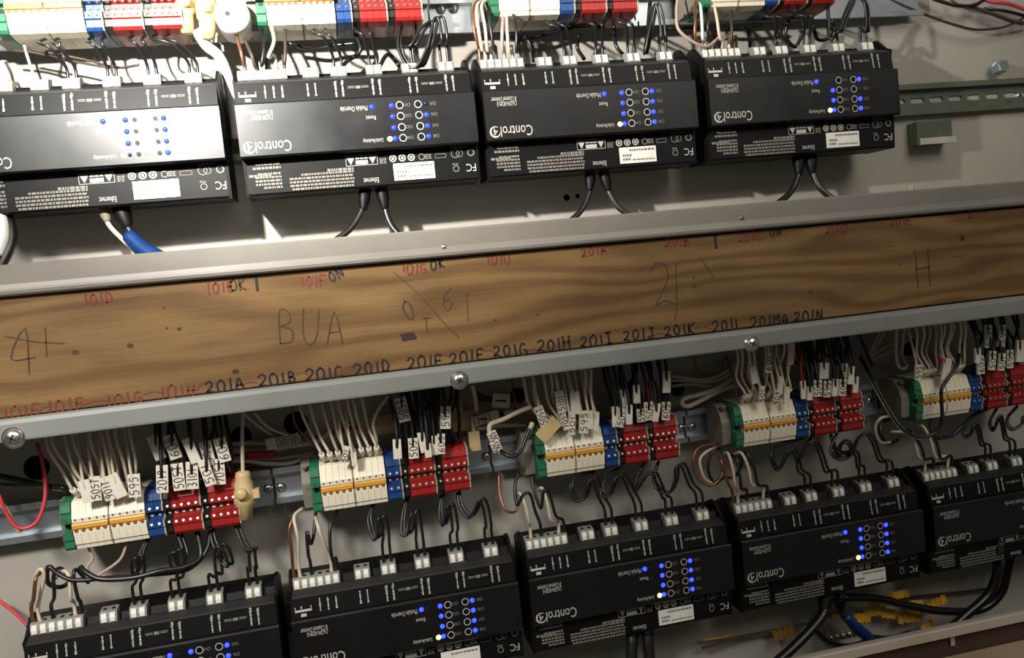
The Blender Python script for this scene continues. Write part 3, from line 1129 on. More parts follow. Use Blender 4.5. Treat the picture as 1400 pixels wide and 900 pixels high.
BRIDGE = bpy.data.meshes.new('jumper_bridge')
bmesh.ops.recalc_face_normals(bm, faces=bm.faces[:])
bm.to_mesh(BRIDGE); bm.free()
BRIDGE.materials.append(M_ORANGE); BRIDGE.materials.append(M_ORANGED)


def end_bracket_mesh(w):
    bm = bmesh.new()
    prism(bm, [(0, -.0210), (.0270, -.0210), (.0330, -.0170), (.0345, -.0030), (.0345, .0060), (.0300, .0150), (.0235, .0225), (.0180, .0235), (0, .0235)], 0, w)
    disc(bm, (w / 2, -.0342, .0020), min(.0030, w * .32), seg=10, depth=.0008, mi=1)
    disc(bm, (w / 2, -.0330, -.0090), min(.0020, w * .25), seg=8, mi=2)
    disc(bm, (w / 2, -.0300, .0200), min(.0030, w * .35), (0, -.5, .8), 10, 0, depth=.003)
    me = bpy.data.meshes.new('end_bracket')
    bmesh.ops.recalc_face_normals(bm, faces=bm.faces[:])
    bm.to_mesh(me); bm.free()
    for k in (M_GREY, mat('bracket_screw', (120, 112, 96), .5), M_HOLED):
        me.materials.append(k)
    return me


EB_W, EB_N = end_bracket_mesh(.0100), end_bracket_mesh(.0080)
EB_T = end_bracket_mesh(.0030)


def strip(x, z, label, bracket=None, red2=True):
    t = empty('terminal_strip', (x, 0, z), label, 'terminal strip')

    def put(name, me, xx):
        o = link(name, me, None, t)
        o.location = (xx, 0, 0)
        return o
    put('green_terminal', T_G, -.0088)
    if bracket is not None:
        w = {0: .0030, 1: .0080, 2: .0100}[bracket]
        put('end_bracket', (EB_T, EB_N, EB_W)[bracket], -.0090 - w)
    k = .0
    for g in range(2):
        for i in range(5):
            put('white_terminal', T_W, k)
            k += .0058
        put('jumper_bridge', BRIDGE, g * .0304)
        if g == 0:
            put('divider_plate', T_D, k)
            k += .0014
    k = .0604
    for i in range(2):
        put('blue_terminal', T_B, k)
        k += .0064
    put('separator_plate', T_S, k)
    k += .0018
    for g in range(2):
        put('black_terminal', T_K, k)
        k += .0062
        for i in range(4):
            put('red_terminal', T_R, k)
            k += .0060
        put('separator_plate', T_S, k)
        k += .0018
    return t


SL = ['leftmost lower terminal strip, cream, blue and red, beside the tan connector', 'second lower terminal strip from the left, between two bare lengths of zinc rail',
      'third lower terminal strip from the left, a tan tag leaning on its corner', 'fourth lower terminal strip from the left with the wide grey end bracket',
      'fifth lower terminal strip, at the right edge with a cable hanging across it']
for i, x in enumerate(STX):
    strip(x, ZR, SL[i], (0, 1, 2, 2, 2)[i])
SU = ['leftmost upper terminal strip, overexposed, cut by the top left corner', 'second upper terminal strip from the left, cut by the top edge',
      'third upper terminal strip from the left, cut by the top edge', 'rightmost upper terminal strip, only its lower edge in view']
ZU = .1205
for i, x in enumerate(STXU):
    strip(x, ZU + (0, 0, .001, .003)[i], SU[i], 1)


# ================================================================== WIRES
def wire3(pts, r, m, label, cat='wire', group=None, name='wire', n=6, seg=7, parent=None):
    bm = bmesh.new()
    tube(bm, pts, r, seg, n)
    o = build(name, bm, m, parent)
    if parent is None:
        tag(o, label, cat, group)
    return o


def pxw(pts, depths, r, m, label, cat='wire', group=None, name='wire', n=6, seg=7):
    """wire through pixels; depths are y values spread evenly along the points"""
    k = len(pts)
    out = []
    for i, q in enumerate(pts):
        t = i / max(k - 1, 1) * (len(depths) - 1)
        j = min(int(t), len(depths) - 2)
        Y = depths[j] + (depths[j + 1] - depths[j]) * (t - j)
        out.append(P(q[0], q[1], Y))
    return wire3(out, r, m, label, cat, group, name, n, seg)


def zoom(z, pts):
    """points read in an enlarged crop: (x0, y0, scale)"""
    return [(z[0] + a / z[2], z[1] + b / z[2]) for a, b in pts]


TAGTXT = ['505T', '901T', '595', '5101', '605', '3101', '2019', '501', '705T', '509']
_tag_cache = {}


def tag_part(parent, c, ang, w, l, txt=None, th=.0024, name='marker_tag'):
    """flat sleeve marker lying across the view, long axis at ang from vertical"""
    key = (round(w, 4), round(l, 4))
    if key not in _tag_cache:
        bm = bmesh.new()
        prism(bm, [(th / 2, -l / 2), (th / 2 + .0004, 0), (th / 2, l / 2), (-th / 2, l / 2), (-th / 2, -l / 2)], -w / 2, w / 2)
        me = bpy.data.meshes.new(name)
        bmesh.ops.recalc_face_normals(bm, faces=bm.faces[:])
        bm.to_mesh(me); bm.free()
        me.materials.append(M_TAG)
        _tag_cache[key] = me
    o = link(name, _tag_cache[key], None, parent)
    o.location = c
    o.rotation_euler = (0, ang, 0)
    if txt:
        kk = (txt, key)
        if kk not in _tag_cache:
            bm = bmesh.new()
            hh = w * .74
            wc = l * .86 / len(txt)
            write(bm, txt, (hh / 2, -th / 2 - .0007, -l * .43), (0, 0, 1), (-1, 0, 0), hh, wc, .0007, .05, random.Random(5))
            me = bpy.data.meshes.new('tag_text')
            bm.to_mesh(me); bm.free()
            me.materials.append(M_INK)
            _tag_cache[kk] = me
        link('tag_text', _tag_cache[kk], None, o)
    return o


ORD = ['leftmost', 'second', 'third', 'fourth', 'fifth']
NTH = ['first', 'second', 'third', 'fourth', 'fifth', 'sixth', 'seventh', 'eighth', 'ninth', 'tenth', 'eleventh', 'twelfth']


def white_row(i, starts, tags, rnd, sleeve=True, pink=()):
    """cream wires from behind the trim down to the ten cream terminals of lower strip i"""
    x0 = STX[i]
    n = len(starts)
    g = 'cream wires of the %s lower terminal strip' % ORD[i]
    lab = 'thin cream wire dropping into the cream terminals of the %s lower terminal strip' % ORD[i]
    lab2 = 'thin pinkish wire dropping into the cream terminals of the %s lower terminal strip' % ORD[i]
    for k, (sx, sy) in enumerate(starts):
        ex = x0 + .003 + (.0600 - .006) * (k + .3) / max(n - .4, 1)
        a = P(sx, sy, -.055)
        top = Vector((a.x - rnd.uniform(.000, .006), -.040, -.214))
        e = Vector((ex, -.030, ZR + .0225))
        mid = a.lerp(e, .5) + Vector((-(e.x - a.x) * .22 + rnd.uniform(-.002, .002), rnd.uniform(-.008, .004), .002))
        q = a.lerp(e, .8)
        q.x = e.x - (e.x - a.x) * .08
        q.y = -.044 + rnd.uniform(-.002, .002)
        pk = k in pink
        o = wire3([top, a, mid, q, e], .0014 if not pk else .0013, M_WP if pk else M_WW, '%s untagged wire from the left, %s, into the %s lower terminal strip' % (NTH[k], 'pinkish' if pk else 'cream', ORD[i]), 'wire', g)
        if sleeve:
            d = (e - q)
            ang = math.atan2(d.x, d.z) if d.length else 0
            c = q.lerp(e, .35)
            s = wire3([c - d * .33, c + d * .35], .0026, M_TAG, '', name='sleeve', parent=o, seg=8)
    for k, (tx, ty, w, l, an, tt) in enumerate(tags):
        c = P(tx, ty, -.052)
        bx = min(max(c.x + rnd.uniform(-.003, .006), x0 + .003), x0 + .058)
        o = wire3([Vector((c.x - .004, -.040, -.214)), Vector((c.x - .002, c.y + .001, c.z + .018)), c, Vector(((c.x + bx) / 2, -.044, (c.z + ZR + .024) / 2)), Vector((bx, -.031, ZR + .023))], .0013, M_WW,
                  '%s tagged cream wire from the left, its tag %s, above the %s lower strip' % (NTH[sorted(t_[0] for t_ in tags).index(tx)], 'printed ' + tt if tt else 'blank', ORD[i]), 'wire', 'tagged cream wires of the %s lower terminal strip' % ORD[i])
        tag_part(o, c, an, w, l, tt)


def red_row(i, tags, rnd, extra=6):
    """black wires with white marker tags dropping into the red terminals of lower strip i"""
    x0 = STX[i] + .0755
    n = len(tags)
    g = 'tagged black wires of the %s lower terminal strip' % ORD[i]
    order = sorted(range(n), key=lambda k: tags[k][0])
    for rank, k in enumerate(order):
        tx, ty, w, l, an, tt = tags[k]
        c = P(tx, ty, -.050 - .003 * (k % 3))
        ex = x0 + .062 * (rank + .5) / n
        o = wire3([Vector((c.x - .002 + rnd.uniform(-.003, .003), -.035, -.214)), Vector((c.x + .001, c.y + .002, min(c.z + .022, -.225))), c, Vector(((c.x * .4 + ex * .6), -.043, ZR + .032)), Vector((ex, -.030, ZR + .022))], .0016, M_WB,
                  '%s black tagged wire from the left, tag %s, above the %s lower strip' % (NTH[rank], 'printed ' + tt if tt else 'blank', ORD[i]), 'wire', g)
        tag_part(o, c, an, w, l, tt)
    for k in range(extra):
        ex = x0 + .060 * (k + .5) / extra
        sx = ex + rnd.uniform(-.012, .014)
        wire3([Vector((sx, -.020, -.214)), Vector((sx + rnd.uniform(-.01, .01), -.028, -.250)), Vector((ex + rnd.uniform(-.006, .006), -.034, -.275)), Vector((ex, -.028, ZR + .022))], .0017, M_WB,
              '%s plain black wire from the left behind the tagged ones, %s lower strip' % (NTH[k], ORD[i]), 'wire', 'plain black wires of the %s lower terminal strip' % ORD[i])


rnd = random.Random(21)
T = .0075
Z1 = (0, 570, 2.728); Z2 = (320, 520, 2.368); Z3 = (640, 480, 3.461); Z4 = (930, 420, 3.216); Z5 = (1220, 430, 7.778); Z5b = (1180, 420, 3.75)
white_row(0, [(64, 608), (72, 606), (90, 604), (100, 603), (123, 600), (140, 598), (148, 597), (158, 596), (178, 594)],
          [(118, 672, .0085, .020, -.1, None), (131, 668, .0085, .021, .05, '505T'), (147, 668, .008, .021, -.15, '901T'), (160, 664, .0095, .022, -.3, None), (184, 664, .010, .020, .05, '595')], rnd)
white_row(1, zoom(Z2, [(216, 95), (248, 92), (286, 85), (316, 82), (338, 80), (368, 76), (388, 74), (416, 70)]), [(472, 622, .0052, .016, .3, '501'), (484, 628, .005, .012, 0, None)], rnd)
pxw(zoom(Z2, [(500, 50), (470, 90), (450, 140), (462, 200), (455, 262)]), [-.05, -.055, -.045, -.03], .0015, M_WW, 'cream wire bowing left of the blue terminals of the second lower terminal strip')
white_row(2, zoom(Z3, [(262, 135), (308, 132), (358, 128), (393, 124), (415, 124), (468, 112), (550, 90), (580, 88)]),
          [(740, 569, .0085, .020, -.25, '505T'), (766, 549, .0085, .021, -.08, '5101'), (786, 551, .0090, .022, .05, None), (771, 574, .0062, .020, -.2, '705T'), (781.6, 579, .0065, .022, .1, '501'), (798, 577, .009, .022, .12, '595'), (807, 574, .005, .018, .05, None), (815, 576, .005, .018, .15, None)], rnd, pink=(5,))
white_row(3, zoom(Z4, [(252, 205), (272, 203), (302, 198), (322, 196), (388, 188), (422, 180), (458, 176), (478, 172)]),
          [(1050, 496, .0065, .021, .1, '605'), (1081, 484, .0065, .022, .15, None), (1029.5, 513, .0065, .018, -.1, None), (1066, 527, .0055, .018, .15, None), (1041, 540, .006, .018, .1, '501'), (1061, 544, .0055, .016, .2, '509'), (1075, 541, .006, .018, .1, None)], rnd, pink=(5,))
white_row(4, zoom(Z5, [(258, 160), (335, 158), (400, 150), (458, 145), (515, 135), (555, 125), (620, 115), (650, 112), (725, 108), (770, 105)]),
          [(1255, 509, .0085, .016, .1, '595'), (1293, 505, .0095, .024, .25, None)], rnd, pink=(2, 3))
red_row(0, [(214, 612, .009, .022, -.25, None), (236, 611, .010, .022, -.2, '605'), (262, 616, .0085, .023, -.25, None), (284, 620, .010, .022, -.12, '595'), (304, 615, .010, .022, -.15, '605'),
            (222, 655, .0095, .024, .1, '2019'), (244, 652, .010, .024, .0, '505T'), (263, 650, .010, .024, .08, '3101'), (283, 646, .0090, .024, -.2, '501'), (300, 645, .0095, .023, .05, '705T')], rnd, 6)
red_row(1, [(550, 560, .0105, .023, -.12, '505T'), (609, 571, .0095, .021, .12, '595'), (543, 614, .0075, .018, .05, None), (565, 613, .0090, .019, .05, '505'), (577.6, 605, .0065, .019, -.1, None), (585, 616, .006, .013, 0, None), (594, 609, .006, .018, .12, None), (603, 607, .007, .019, .1, '605')], rnd, 12)
red_row(2, [(852, 545, .0062, .018, .0, None), (870, 539, .0068, .018, .05, None), (911, 522, .0080, .022, .1, None), (841, 570, .0065, .020, .05, None), (849, 571, .0075, .019, .3, '501'), (860, 567, .0062, .019, .1, None),
            (876, 568, .0085, .013, 0, '595'), (887, 562, .0092, .018, .0, '505'), (897, 564, .0062, .018, .25, None), (910, 562, .0085, .018, .15, '605')], rnd, 10)
red_row(3, [(1126, 507, .0105, .017, .12, None), (1154, 510, .0065, .020, .15, '501'), (1163, 513, .0060, .019, .2, None), (1098, 533, .0058, .019, 0, None), (1107, 538, .0060, .014, .1, None), (1117.5, 531, .0085, .017, .1, '505'), (1130.5, 532, .0085, .017, .12, '595'),
            (1141.5, 530, .0062, .018, .2, None), (1151.5, 530, .0075, .017, .15, '605'), (1169, 526, .0062, .017, .15, None)], rnd, 12)
red_row(4, [(1350.5, 460, .0085, .025, .08, '505T'), (1369, 459, .0085, .024, .18, '595'), (1336, 486, .0070, .016, .05, None), (1340, 499, .0085, .020, .0, '605'), (1356, 493, .0080, .021, .15, '505'), (1369, 495, .0075, .019, .15, '501'), (1380, 491, .0085, .020, .05, '595'), (1394, 480, .0095, .024, .1, None)], rnd, 8)
# odd coloured wires in the lower bay
pxw(zoom(Z3, [(858, 80), (862, 150), (860, 235), (850, 330)]), [-.04, -.05, -.045, -.03], .0017, M_WR, 'red wire dropping to the red terminals of the third lower terminal strip')
pxw(zoom(Z4, [(526, 160), (528, 240), (535, 320), (540, 360)]), [-.04, -.05, -.05, -.045], .0016, M_WR, 'red wire beside the black tagged wires of the fourth lower terminal strip')
pxw(zoom(Z4, [(180, 260), (200, 215), (222, 280), (240, 330), (248, 410)]), [-.01, -.03, -.04, -.035], .0012, M_WC, 'bare copper wire bending left of the fourth lower terminal strip')
pxw([(948, 485), (952, 505), (949, 512)], [-.03, -.012, -.008], .0012, M_WC, 'short bare copper end above the third lower rail joint')
pxw([(400, 552), (402, 576), (412, 592), (424, 604), (440, 618)], [-.02, -.02, -.012, -.010], .0011, M_WC, 'bare copper wire left of the cream wires of the second lower strip')
pxw([(700, 520), (704, 548), (716, 566), (722, 584)], [-.01, -.02, -.018, -.015], .0010, M_WC, 'bare copper wire left of the third lower terminal strip')
pxw([(50, 606), (58, 632), (62, 662), (60, 690), (48, 716), (25, 722), (8, 700), (-8, 660)], [-.03, -.035, -.040, -.045], .0017, M_WPK, 'pink red wire looping at the left edge beside the first lower strip')
pxw([(-10, 672), (10, 700), (28, 728)], [-.03, -.035], .0022, M_WW, 'cream wire inside the pink loop at the left edge')
pxw([(-15, 648), (20, 655), (60, 664), (90, 668)], [-.01, -.02, -.03], .0026, M_WB, 'black cable entering at the left edge above the first lower strip')
pxw([(-15, 662), (30, 664), (90, 672)], [-.012, -.03], .0014, M_WD, 'thin brown wire under the black cable at the left edge')
pxw([(-6, 818), (20, 838), (38, 856)], [.0, -.02], .0016, M_WPK, 'pinkish wire running to the corner of the leftmost lower module')
# cable bundles lying on the wall between the strips
Za = (310, 540, 5.0)
bund = 'cable lying on the wall between the first and second lower strips'
pxw(zoom(Za, [(-60, 340), (60, 335), (180, 328), (300, 330), (430, 300)]), [.004, .008, .010], .0022, M_WW, 'white tagged ' + bund)
pxw(zoom(Za, [(-60, 372), (100, 385), (250, 385), (420, 350), (600, 320), (720, 250)]), [.002, .008, .006, .010], .0028, M_WW, 'upper cream ' + bund)
pxw(zoom(Za, [(130, 408), (230, 406), (330, 402)]), [.000, .002, .000], .0034, M_WR, 'short red cable length between the first and second lower strips')
pxw(zoom(Za, [(-40, 470), (120, 450), (260, 470), (420, 470), (560, 430), (700, 440)]), [.006, .010, .006], .0024, M_WW, 'lower cream ' + bund)
pxw(zoom(Za, [(-40, 440), (160, 430), (300, 440), (480, 420), (600, 400)]), [.008, .012, .008], .0022, M_WP, 'pinkish ' + bund)
pxw(zoom(Za, [(-40, 480), (100, 490), (200, 482)]), [.008, .012], .0026, M_WB, 'black ' + bund)
pxw(zoom(Za, [(105, 120), (220, 215), (330, 290)]), [-.03, -.01, .004], .0015, M_WW, 'first of two cream wires slanting right below the trim beside the tan connector')
pxw(zoom(Za, [(185, 118), (280, 220), (400, 270), (470, 300)]), [-.03, -.01, .004], .0013, M_WW, 'second of two cream wires slanting right below the trim beside the tan connector')
pxw(zoom(Za, [(560, 320), (640, 290), (760, 255), (900, 220)]), [.008, .010, .006], .0022, M_WR, 'red wire behind the cream wires of the second lower strip')
o = pxw(zoom(Za, [(150, 330), (290, 334)]), [-.001, -.001], .0012, M_WW, 'short wire end with a cream plug between the first and second lower strips')
tag_part(o, P(371, 607, -.003), 1.5, .011, .0095)
for (tx, ty, an) in ((388, 603, 1.5), (402, 600, 1.35)):
    tag_part(o, P(tx, ty, -.002), an, .009, .011, '505')
Zb = (520, 510, 5.833)
bund = 'cable lying on the wall between the second and third lower strips'
pxw(zoom(Zb, [(560, 260), (680, 300), (760, 320), (900, 330), (1060, 300)]), [.0, .006, .008, .004], .0026, M_WW, 'cream ' + bund)
pxw(zoom(Zb, [(690, 410), (800, 440), (960, 420), (1100, 420), (1240, 450)]), [.004, .008, .004], .0026, M_WW, 'lower cream ' + bund)
pxw(zoom(Zb, [(640, 340), (760, 390), (880, 400), (1010, 350), (1180, 300)]), [.008, .010, .008], .0026, M_WP, 'pinkish ' + bund)
pxw(zoom(Zb, [(720, 385), (800, 392)]), [.000, .0], .0034, M_WR, 'short red cable length between the second and third lower strips')
pxw(zoom(Zb, [(740, 150), (850, 205), (920, 220), (1020, 210)]), [-.005, .005, .002], .0024, M_WB, 'black wire below the trim beside the second dome screw')
pxw(zoom(Zb, [(730, 90), (752, 180), (765, 300)]), [-.04, -.03, -.02], .0022, M_WW, 'cream cable dropping beside the second dome screw')
o = pxw(zoom(Zb, [(720, 330), (735, 420), (752, 500), (752, 560)]), [-.01, -.02, -.02], .0017, M_WW, 'cream wire ending in a tan plug above the second lower rail')
bm = bmesh.new()
c = P(648, 602, -.02)
box(bm, c.x - .0055, c.x + .0055, c.y - .004, c.y + .004, c.z - .010, c.z + .009)
build('plug_body', bm, M_TAN, o)
o = pxw(zoom(Zb, [(1215, 395), (1170, 500), (1120, 620), (1050, 668), (980, 640), (940, 600)]), [-.045, -.05, -.055, -.04], .0020, M_WB, 'cream and black looped cable hanging left of the third lower terminal strip')
for a in ([(1215, 395), (1175, 490), (1125, 610), (1090, 645)], [(945, 640), (890, 540), (870, 470), (880, 410), (980, 370), (1100, 310), (1200, 270)]):
    pts = zoom(Zb, a)
    wire3([P(x, y, -.046) for x, y in pts], .0024, M_WW, '', name='cream_jacket', parent=o)
for tx, ty in ((674, 597), (678, 610)):
    tag_part(o, P(tx, ty, -.049), -.35, .009, .010, '505')
for k, (tx, ty, w, l, an, lab) in enumerate([(685, 548, .018, .014, .2, 'grey tagged cable joint on the wall beside the second dome screw'), (660, 573, .034, .010, -.15, 'long printed cable marker on the wall between second and third lower strips')]):
    c = P(tx, ty, -.002)
    o = wire3([c - Vector((.022, -.004, -.004)), c, c + Vector((.022, .004, -.004 + .006 * k))], .002, M_WB, lab, 'wire')
    tag_part(o, c, 1.57 + an, l, w, '5101' if k else None)
# tan wire connectors tucked behind the second strip
for k, (tx, ty, s, lab) in enumerate([(527, 578, .011, 'tan wire connector above the blue terminals of the second lower strip'), (628, 574, .012, 'tan wire connector right of the tagged wires of the second lower strip'),
                                      (620, 555, .008, 'small tan connector just under the second dome screw')]):
    bm = bmesh.new()
    c = P(tx, ty, .004)
    prism(bm, [(0, -s * .9), (.012, -s * .8), (.015, 0), (.011, s * .8), (0, s)], -s, s * .9)
    o = build('wire_connector', bm, M_TAN)
    o.location = (c.x, c.y, c.z)
    tag(o, lab, 'connector')
# leaning tan tag at the third strip
bm = bmesh.new()
prism(bm, [(.0015, -.0125), (.0018, .0115), (-.0015, .0125), (-.0015, -.0115)], -.0065, .0065)
o = build('tan_tag', bm, M_TAN)
o.location = P(750, 587, -.052)
o.rotation_euler = (0, math.radians(50), 0)
tag(o, 'tan plastic tag leaning on the green corner of the third lower terminal strip', 'tag')
# cream loops between third and fourth strips
pxw(zoom(Z3, [(1260, 120), (1180, 175), (1100, 205), (1030, 222), (1010, 245), (1040, 262), (1120, 225), (1200, 185), (1280, 160)]), [.0, -.012, -.016, -.010, .0], .0026, M_WW, 'cream cable doubling back right of the third lower terminal strip')
for k, (a, b) in enumerate([(100, 130), (122, 142), (150, 160)]):
    pxw(zoom(Z3, [(960, a + 18), (1040, b - 2), (1120, b + 6), (1200, a + 10), (1290, a - 50)]), [.008, .004, .0, .006], .0018, M_WW,
        ['uppermost', 'middle', 'lowest'][k] + ' cream wire fanning over the wall holes between third and fourth lower strips', 'wire', 'cream wires over the wall holes')
# fan between fourth and fifth strips
for k, q in enumerate([[(818, 240), (850, 190), (880, 140), (900, 95)], [(820, 235), (860, 200), (920, 165), (1000, 140)], [(815, 245), (880, 215), (960, 175), (1030, 120)], [(812, 235), (836, 190), (866, 130), (880, 90)]]):
    pxw(zoom(Z4, q), [.004, -.004, -.012], .0020, M_WP, NTH[k] + ' pinkish wire of the fan right of the fourth lower terminal strip', 'wire', 'pinkish fan of wires')
pxw(zoom(Z5, [(48, 140), (40, 300), (45, 480), (80, 570), (140, 570), (160, 530)]), [-.03, -.02, -.02, -.01], .0017, M_WW, 'cream wire hooked into a U above the fifth end bracket')
pxw(zoom(Z5, [(128, 140), (108, 330), (105, 450), (150, 540)]), [-.03, -.015, .0], .0015, M_WW, 'cream wire beside the hooked one above the fifth end bracket')
# long cable hanging across the fifth strip
o = pxw(zoom(Z5b, [(-15, 255), (20, 320), (60, 395), (130, 520), (200, 620), (280, 665), (360, 650), (402, 590), (402, 480), (402, 420), (430, 375), (480, 300), (500, 220), (530, 170)]), [-.006, -.03, -.055, -.060, -.062, -.056, -.03], .0019, M_WB, 'dark cable hanging across the cream terminals of the fifth lower strip')
pxw(zoom(Z5b, [(-12, 270), (50, 395), (120, 522), (195, 625), (280, 672), (350, 660)]), [-.004, -.03, -.05, -.054], .0016, M_WW, 'cream wire following the dark cable left of the fifth lower strip')
pxw([(1172, 425 + 30), (1180, 470), (1192, 500)], [-.03, -.015, -.004], .0018, M_WB, 'black wire dropping onto the pinkish fan right of the fourth lower strip')
bm = bmesh.new()
disc(bm, P(1288, 493, -.058), .0026, seg=10, depth=.003)
tag(build('red_cap', bm, M_WPK), 'tiny red cap among the cream wires of the fifth lower strip', 'cap')


# ------------------------------------------------------------------ loops from the lower strips down to the modules
def plug_top(row, mod, cx, side=0.0):
    m = MODS[(row, mod)]
    return Vector((m.location.x + cx + side, -.035, m.location.z + .0625))


PC = [-.0322, -.0076, .0245, .0572, .0910]


def pair(mod, plug, z, pts, row='l', yb=(-.030, -.046, -.050, -.044), r=.0014, lab=None, sp=.0058):
    """two black wires side by side, through enlarged-crop points, ending in one two-pole plug"""
    pts = zoom(z, pts)
    lab = lab or ('black wire of the pair into the %s plug of the %s lower module' % (['first', 'second', 'third', 'fourth', 'fifth', 'sixth'][plug + 1], ORD[mod]))
    g = 'pair into the %s plug of the %s %s module' % (['first', 'second', 'third', 'fourth', 'fifth', 'sixth'][plug + 1], ORD[mod], 'lower' if row == 'l' else 'upper')
    for s in (-1, 1):
        e = plug_top(row, mod, PC[plug], s * .0034)
        k = len(pts)
        path = []
        for i, q in enumerate(pts):
            t = i / max(k - 1, 1) * (len(yb) - 1)
            j = min(int(t), len(yb) - 2)
            Y = yb[j] + (yb[j + 1] - yb[j]) * (t - j)
            wgt = .0012 + (i / max(k - 1, 1)) * .0016
            v = P(q[0], q[1], Y)
            path.append(v + Vector((s * wgt, s * .0010, s * .0006)))
        up = e + Vector((-.002 * 0, -.001, .016))
        path += [up, e - Vector((0, 0, .003))]
        wire3(path, r, M_WB, ('left ' if s < 0 else 'right ') + lab, 'wire', g, n=5)


def single(mod, sx, z, pts, m, lab, row='l', yb=(-.030, -.048, -.046), r=.0016, g=None):
    pts = zoom(z, pts)
    e = plug_top(row, mod, sx)
    k = len(pts)
    path = []
    for i, q in enumerate(pts):
        t = i / max(k - 1, 1) * (len(yb) - 1)
        j = min(int(t), len(yb) - 2)
        path.append(P(q[0], q[1], yb[j] + (yb[j + 1] - yb[j]) * (t - j)))
    path += [e + Vector((0, -.001, .012)), e - Vector((0, 0, .003))]
    return wire3(path, r, m, lab, 'wire', g, n=5)


# first lower strip / module
pair(0, 1, Z1, [(555, 450), (530, 500), (520, 550), (505, 580), (500, 540), (520, 522), (528, 560), (520, 610)])
pair(0, 2, Z1, [(668, 435), (690, 500), (690, 550), (655, 560), (640, 520), (665, 500), (676, 540), (670, 600)])
pair(0, 3, Z1, [(790, 420), (800, 470), (835, 540), (860, 552), (845, 500), (820, 480), (812, 520), (816, 590)])
pair(0, 4, Z1, [(880, 395), (905, 460), (930, 500), (950, 490), (940, 510), (945, 570)])
pxw(zoom(Z1, [(735, 430), (748, 520), (690, 560), (600, 575), (500, 600), (380, 606), (320, 580), (300, 560)]), [-.03, -.050, -.055, -.045], .0024, M_WB, 'thick black wire sweeping left under the first lower terminal strip')
pxw(zoom(Z1, [(785, 430), (770, 500), (700, 570), (560, 590), (420, 600), (280, 610), (215, 585), (180, 560), (180, 620), (230, 635), (280, 600)]), [-.03, -.045, -.050, -.045, -.03], .0020, M_WB, 'long black wire curling above the six-way plug of the leftmost lower module')
single(0, -.0885, Z1, [(115, 700), (128, 610), (150, 568), (165, 600)], M_WW, 'left cream wire arching into the six-way plug of the leftmost lower module', g='cream wires into the leftmost lower module')
single(0, -.0600, Z1, [(200, 610), (235, 575), (258, 600), (264, 680)], M_WW, 'right cream wire arching into the six-way plug of the leftmost lower module', g='cream wires into the leftmost lower module')
single(0, -.0780, Z1, [(260, 600), (225, 565), (200, 590), (203, 670)], M_WB, 'left black wire arching into the six-way plug of the leftmost lower module', g='black wires into the leftmost lower module')
single(0, -.0545, Z1, [(330, 620), (285, 570), (275, 600), (292, 680)], M_WB, 'right black wire arching into the six-way plug of the leftmost lower module', g='black wires into the leftmost lower module')
single(0, -.0940, Z1, [(160, 580), (135, 600), (125, 680)], M_WC, 'bare copper wire into the six-way plug of the leftmost lower module')
pxw(zoom(Z1, [(328, 485), (345, 530), (325, 560), (340, 600), (400, 570), (450, 530), (472, 478)]), [-.03, -.035, -.03], .0013, M_WP, 'thin pinkish wire hanging in a bow below the first lower strip')
# second lower
pair(1, 1, Z2, [(450, 400), (438, 450), (455, 512), (472, 495), (474, 450), (484, 445), (492, 500)])
pair(1, 2, Z2, [(562, 380), (548, 440), (548, 495), (570, 492), (578, 440), (590, 425), (598, 480)])
pair(1, 3, Z2, [(675, 370), (668, 430), (680, 468), (690, 440), (698, 405), (708, 420), (716, 480)])
pair(1, 4, Z2, [(726, 360), (736, 410), (765, 442), (786, 415), (800, 386), (814, 410), (824, 470)])
single(1, -.0885, Z2, [(222, 415), (195, 440), (200, 480), (208, 520)], M_WW, 'left cream wire dropping into the six-way plug of the second lower module', g='cream wires into the second lower module')
single(1, -.0600, Z2, [(262, 440), (272, 475), (288, 520)], M_WW, 'right cream wire dropping into the six-way plug of the second lower module', g='cream wires into the second lower module')
single(1, -.0780, Z2, [(265, 425), (258, 500), (248, 530), (236, 490), (240, 560)], M_WB, 'left black wire dropping into the six-way plug of the second lower module', g='black wires into the second lower module')
single(1, -.0545, Z2, [(335, 420), (312, 470), (312, 545), (322, 590)], M_WB, 'right black wire dropping into the six-way plug of the second lower module', g='black wires into the second lower module')
single(1, -.0940, Z2, [(218, 415), (192, 445), (178, 490), (186, 550)], M_WC, 'brown copper wire into the six-way plug of the second lower module')
# third lower
pair(2, 1, Z3, [(600, 570), (520, 590), (488, 640), (515, 705), (555, 690), (580, 615), (605, 610), (625, 680)])
pair(2, 2, Z3, [(720, 550), (655, 600), (632, 670), (670, 680), (705, 600), (740, 595), (772, 660)])
pair(2, 3, Z3, [(830, 535), (795, 610), (795, 660), (840, 590), (880, 578), (905, 630), (930, 690)])
pair(2, 4, Z3, [(900, 525), (880, 600), (905, 655), (955, 670), (985, 610), (990, 550), (1020, 545), (1055, 630)])
single(2, -.0885, Z3, [(225, 690), (245, 675), (270, 730), (288, 810)], M_WW, 'left cream wire arching into the six-way plug of the third lower module', g='cream wires into the third lower module')
single(2, -.0600, Z3, [(330, 660), (350, 650), (372, 710), (392, 800)], M_WW, 'right cream wire arching into the six-way plug of the third lower module', g='cream wires into the third lower module')
single(2, -.0780, Z3, [(240, 570), (222, 640), (232, 730), (262, 680), (295, 680), (318, 760)], M_WB, 'left black wire arching into the six-way plug of the third lower module', g='black wires into the third lower module')
single(2, -.0545, Z3, [(300, 585), (312, 660), (345, 745), (358, 660), (385, 680), (415, 780)], M_WB, 'right black wire arching into the six-way plug of the third lower module', g='black wires into the third lower module')
pxw(zoom(Z3, [(145, 580), (150, 680), (180, 755), (225, 760), (232, 720)]), [-.02, -.035, -.03], .0013, M_WC, 'brown copper wire curling left of the third lower module plug')
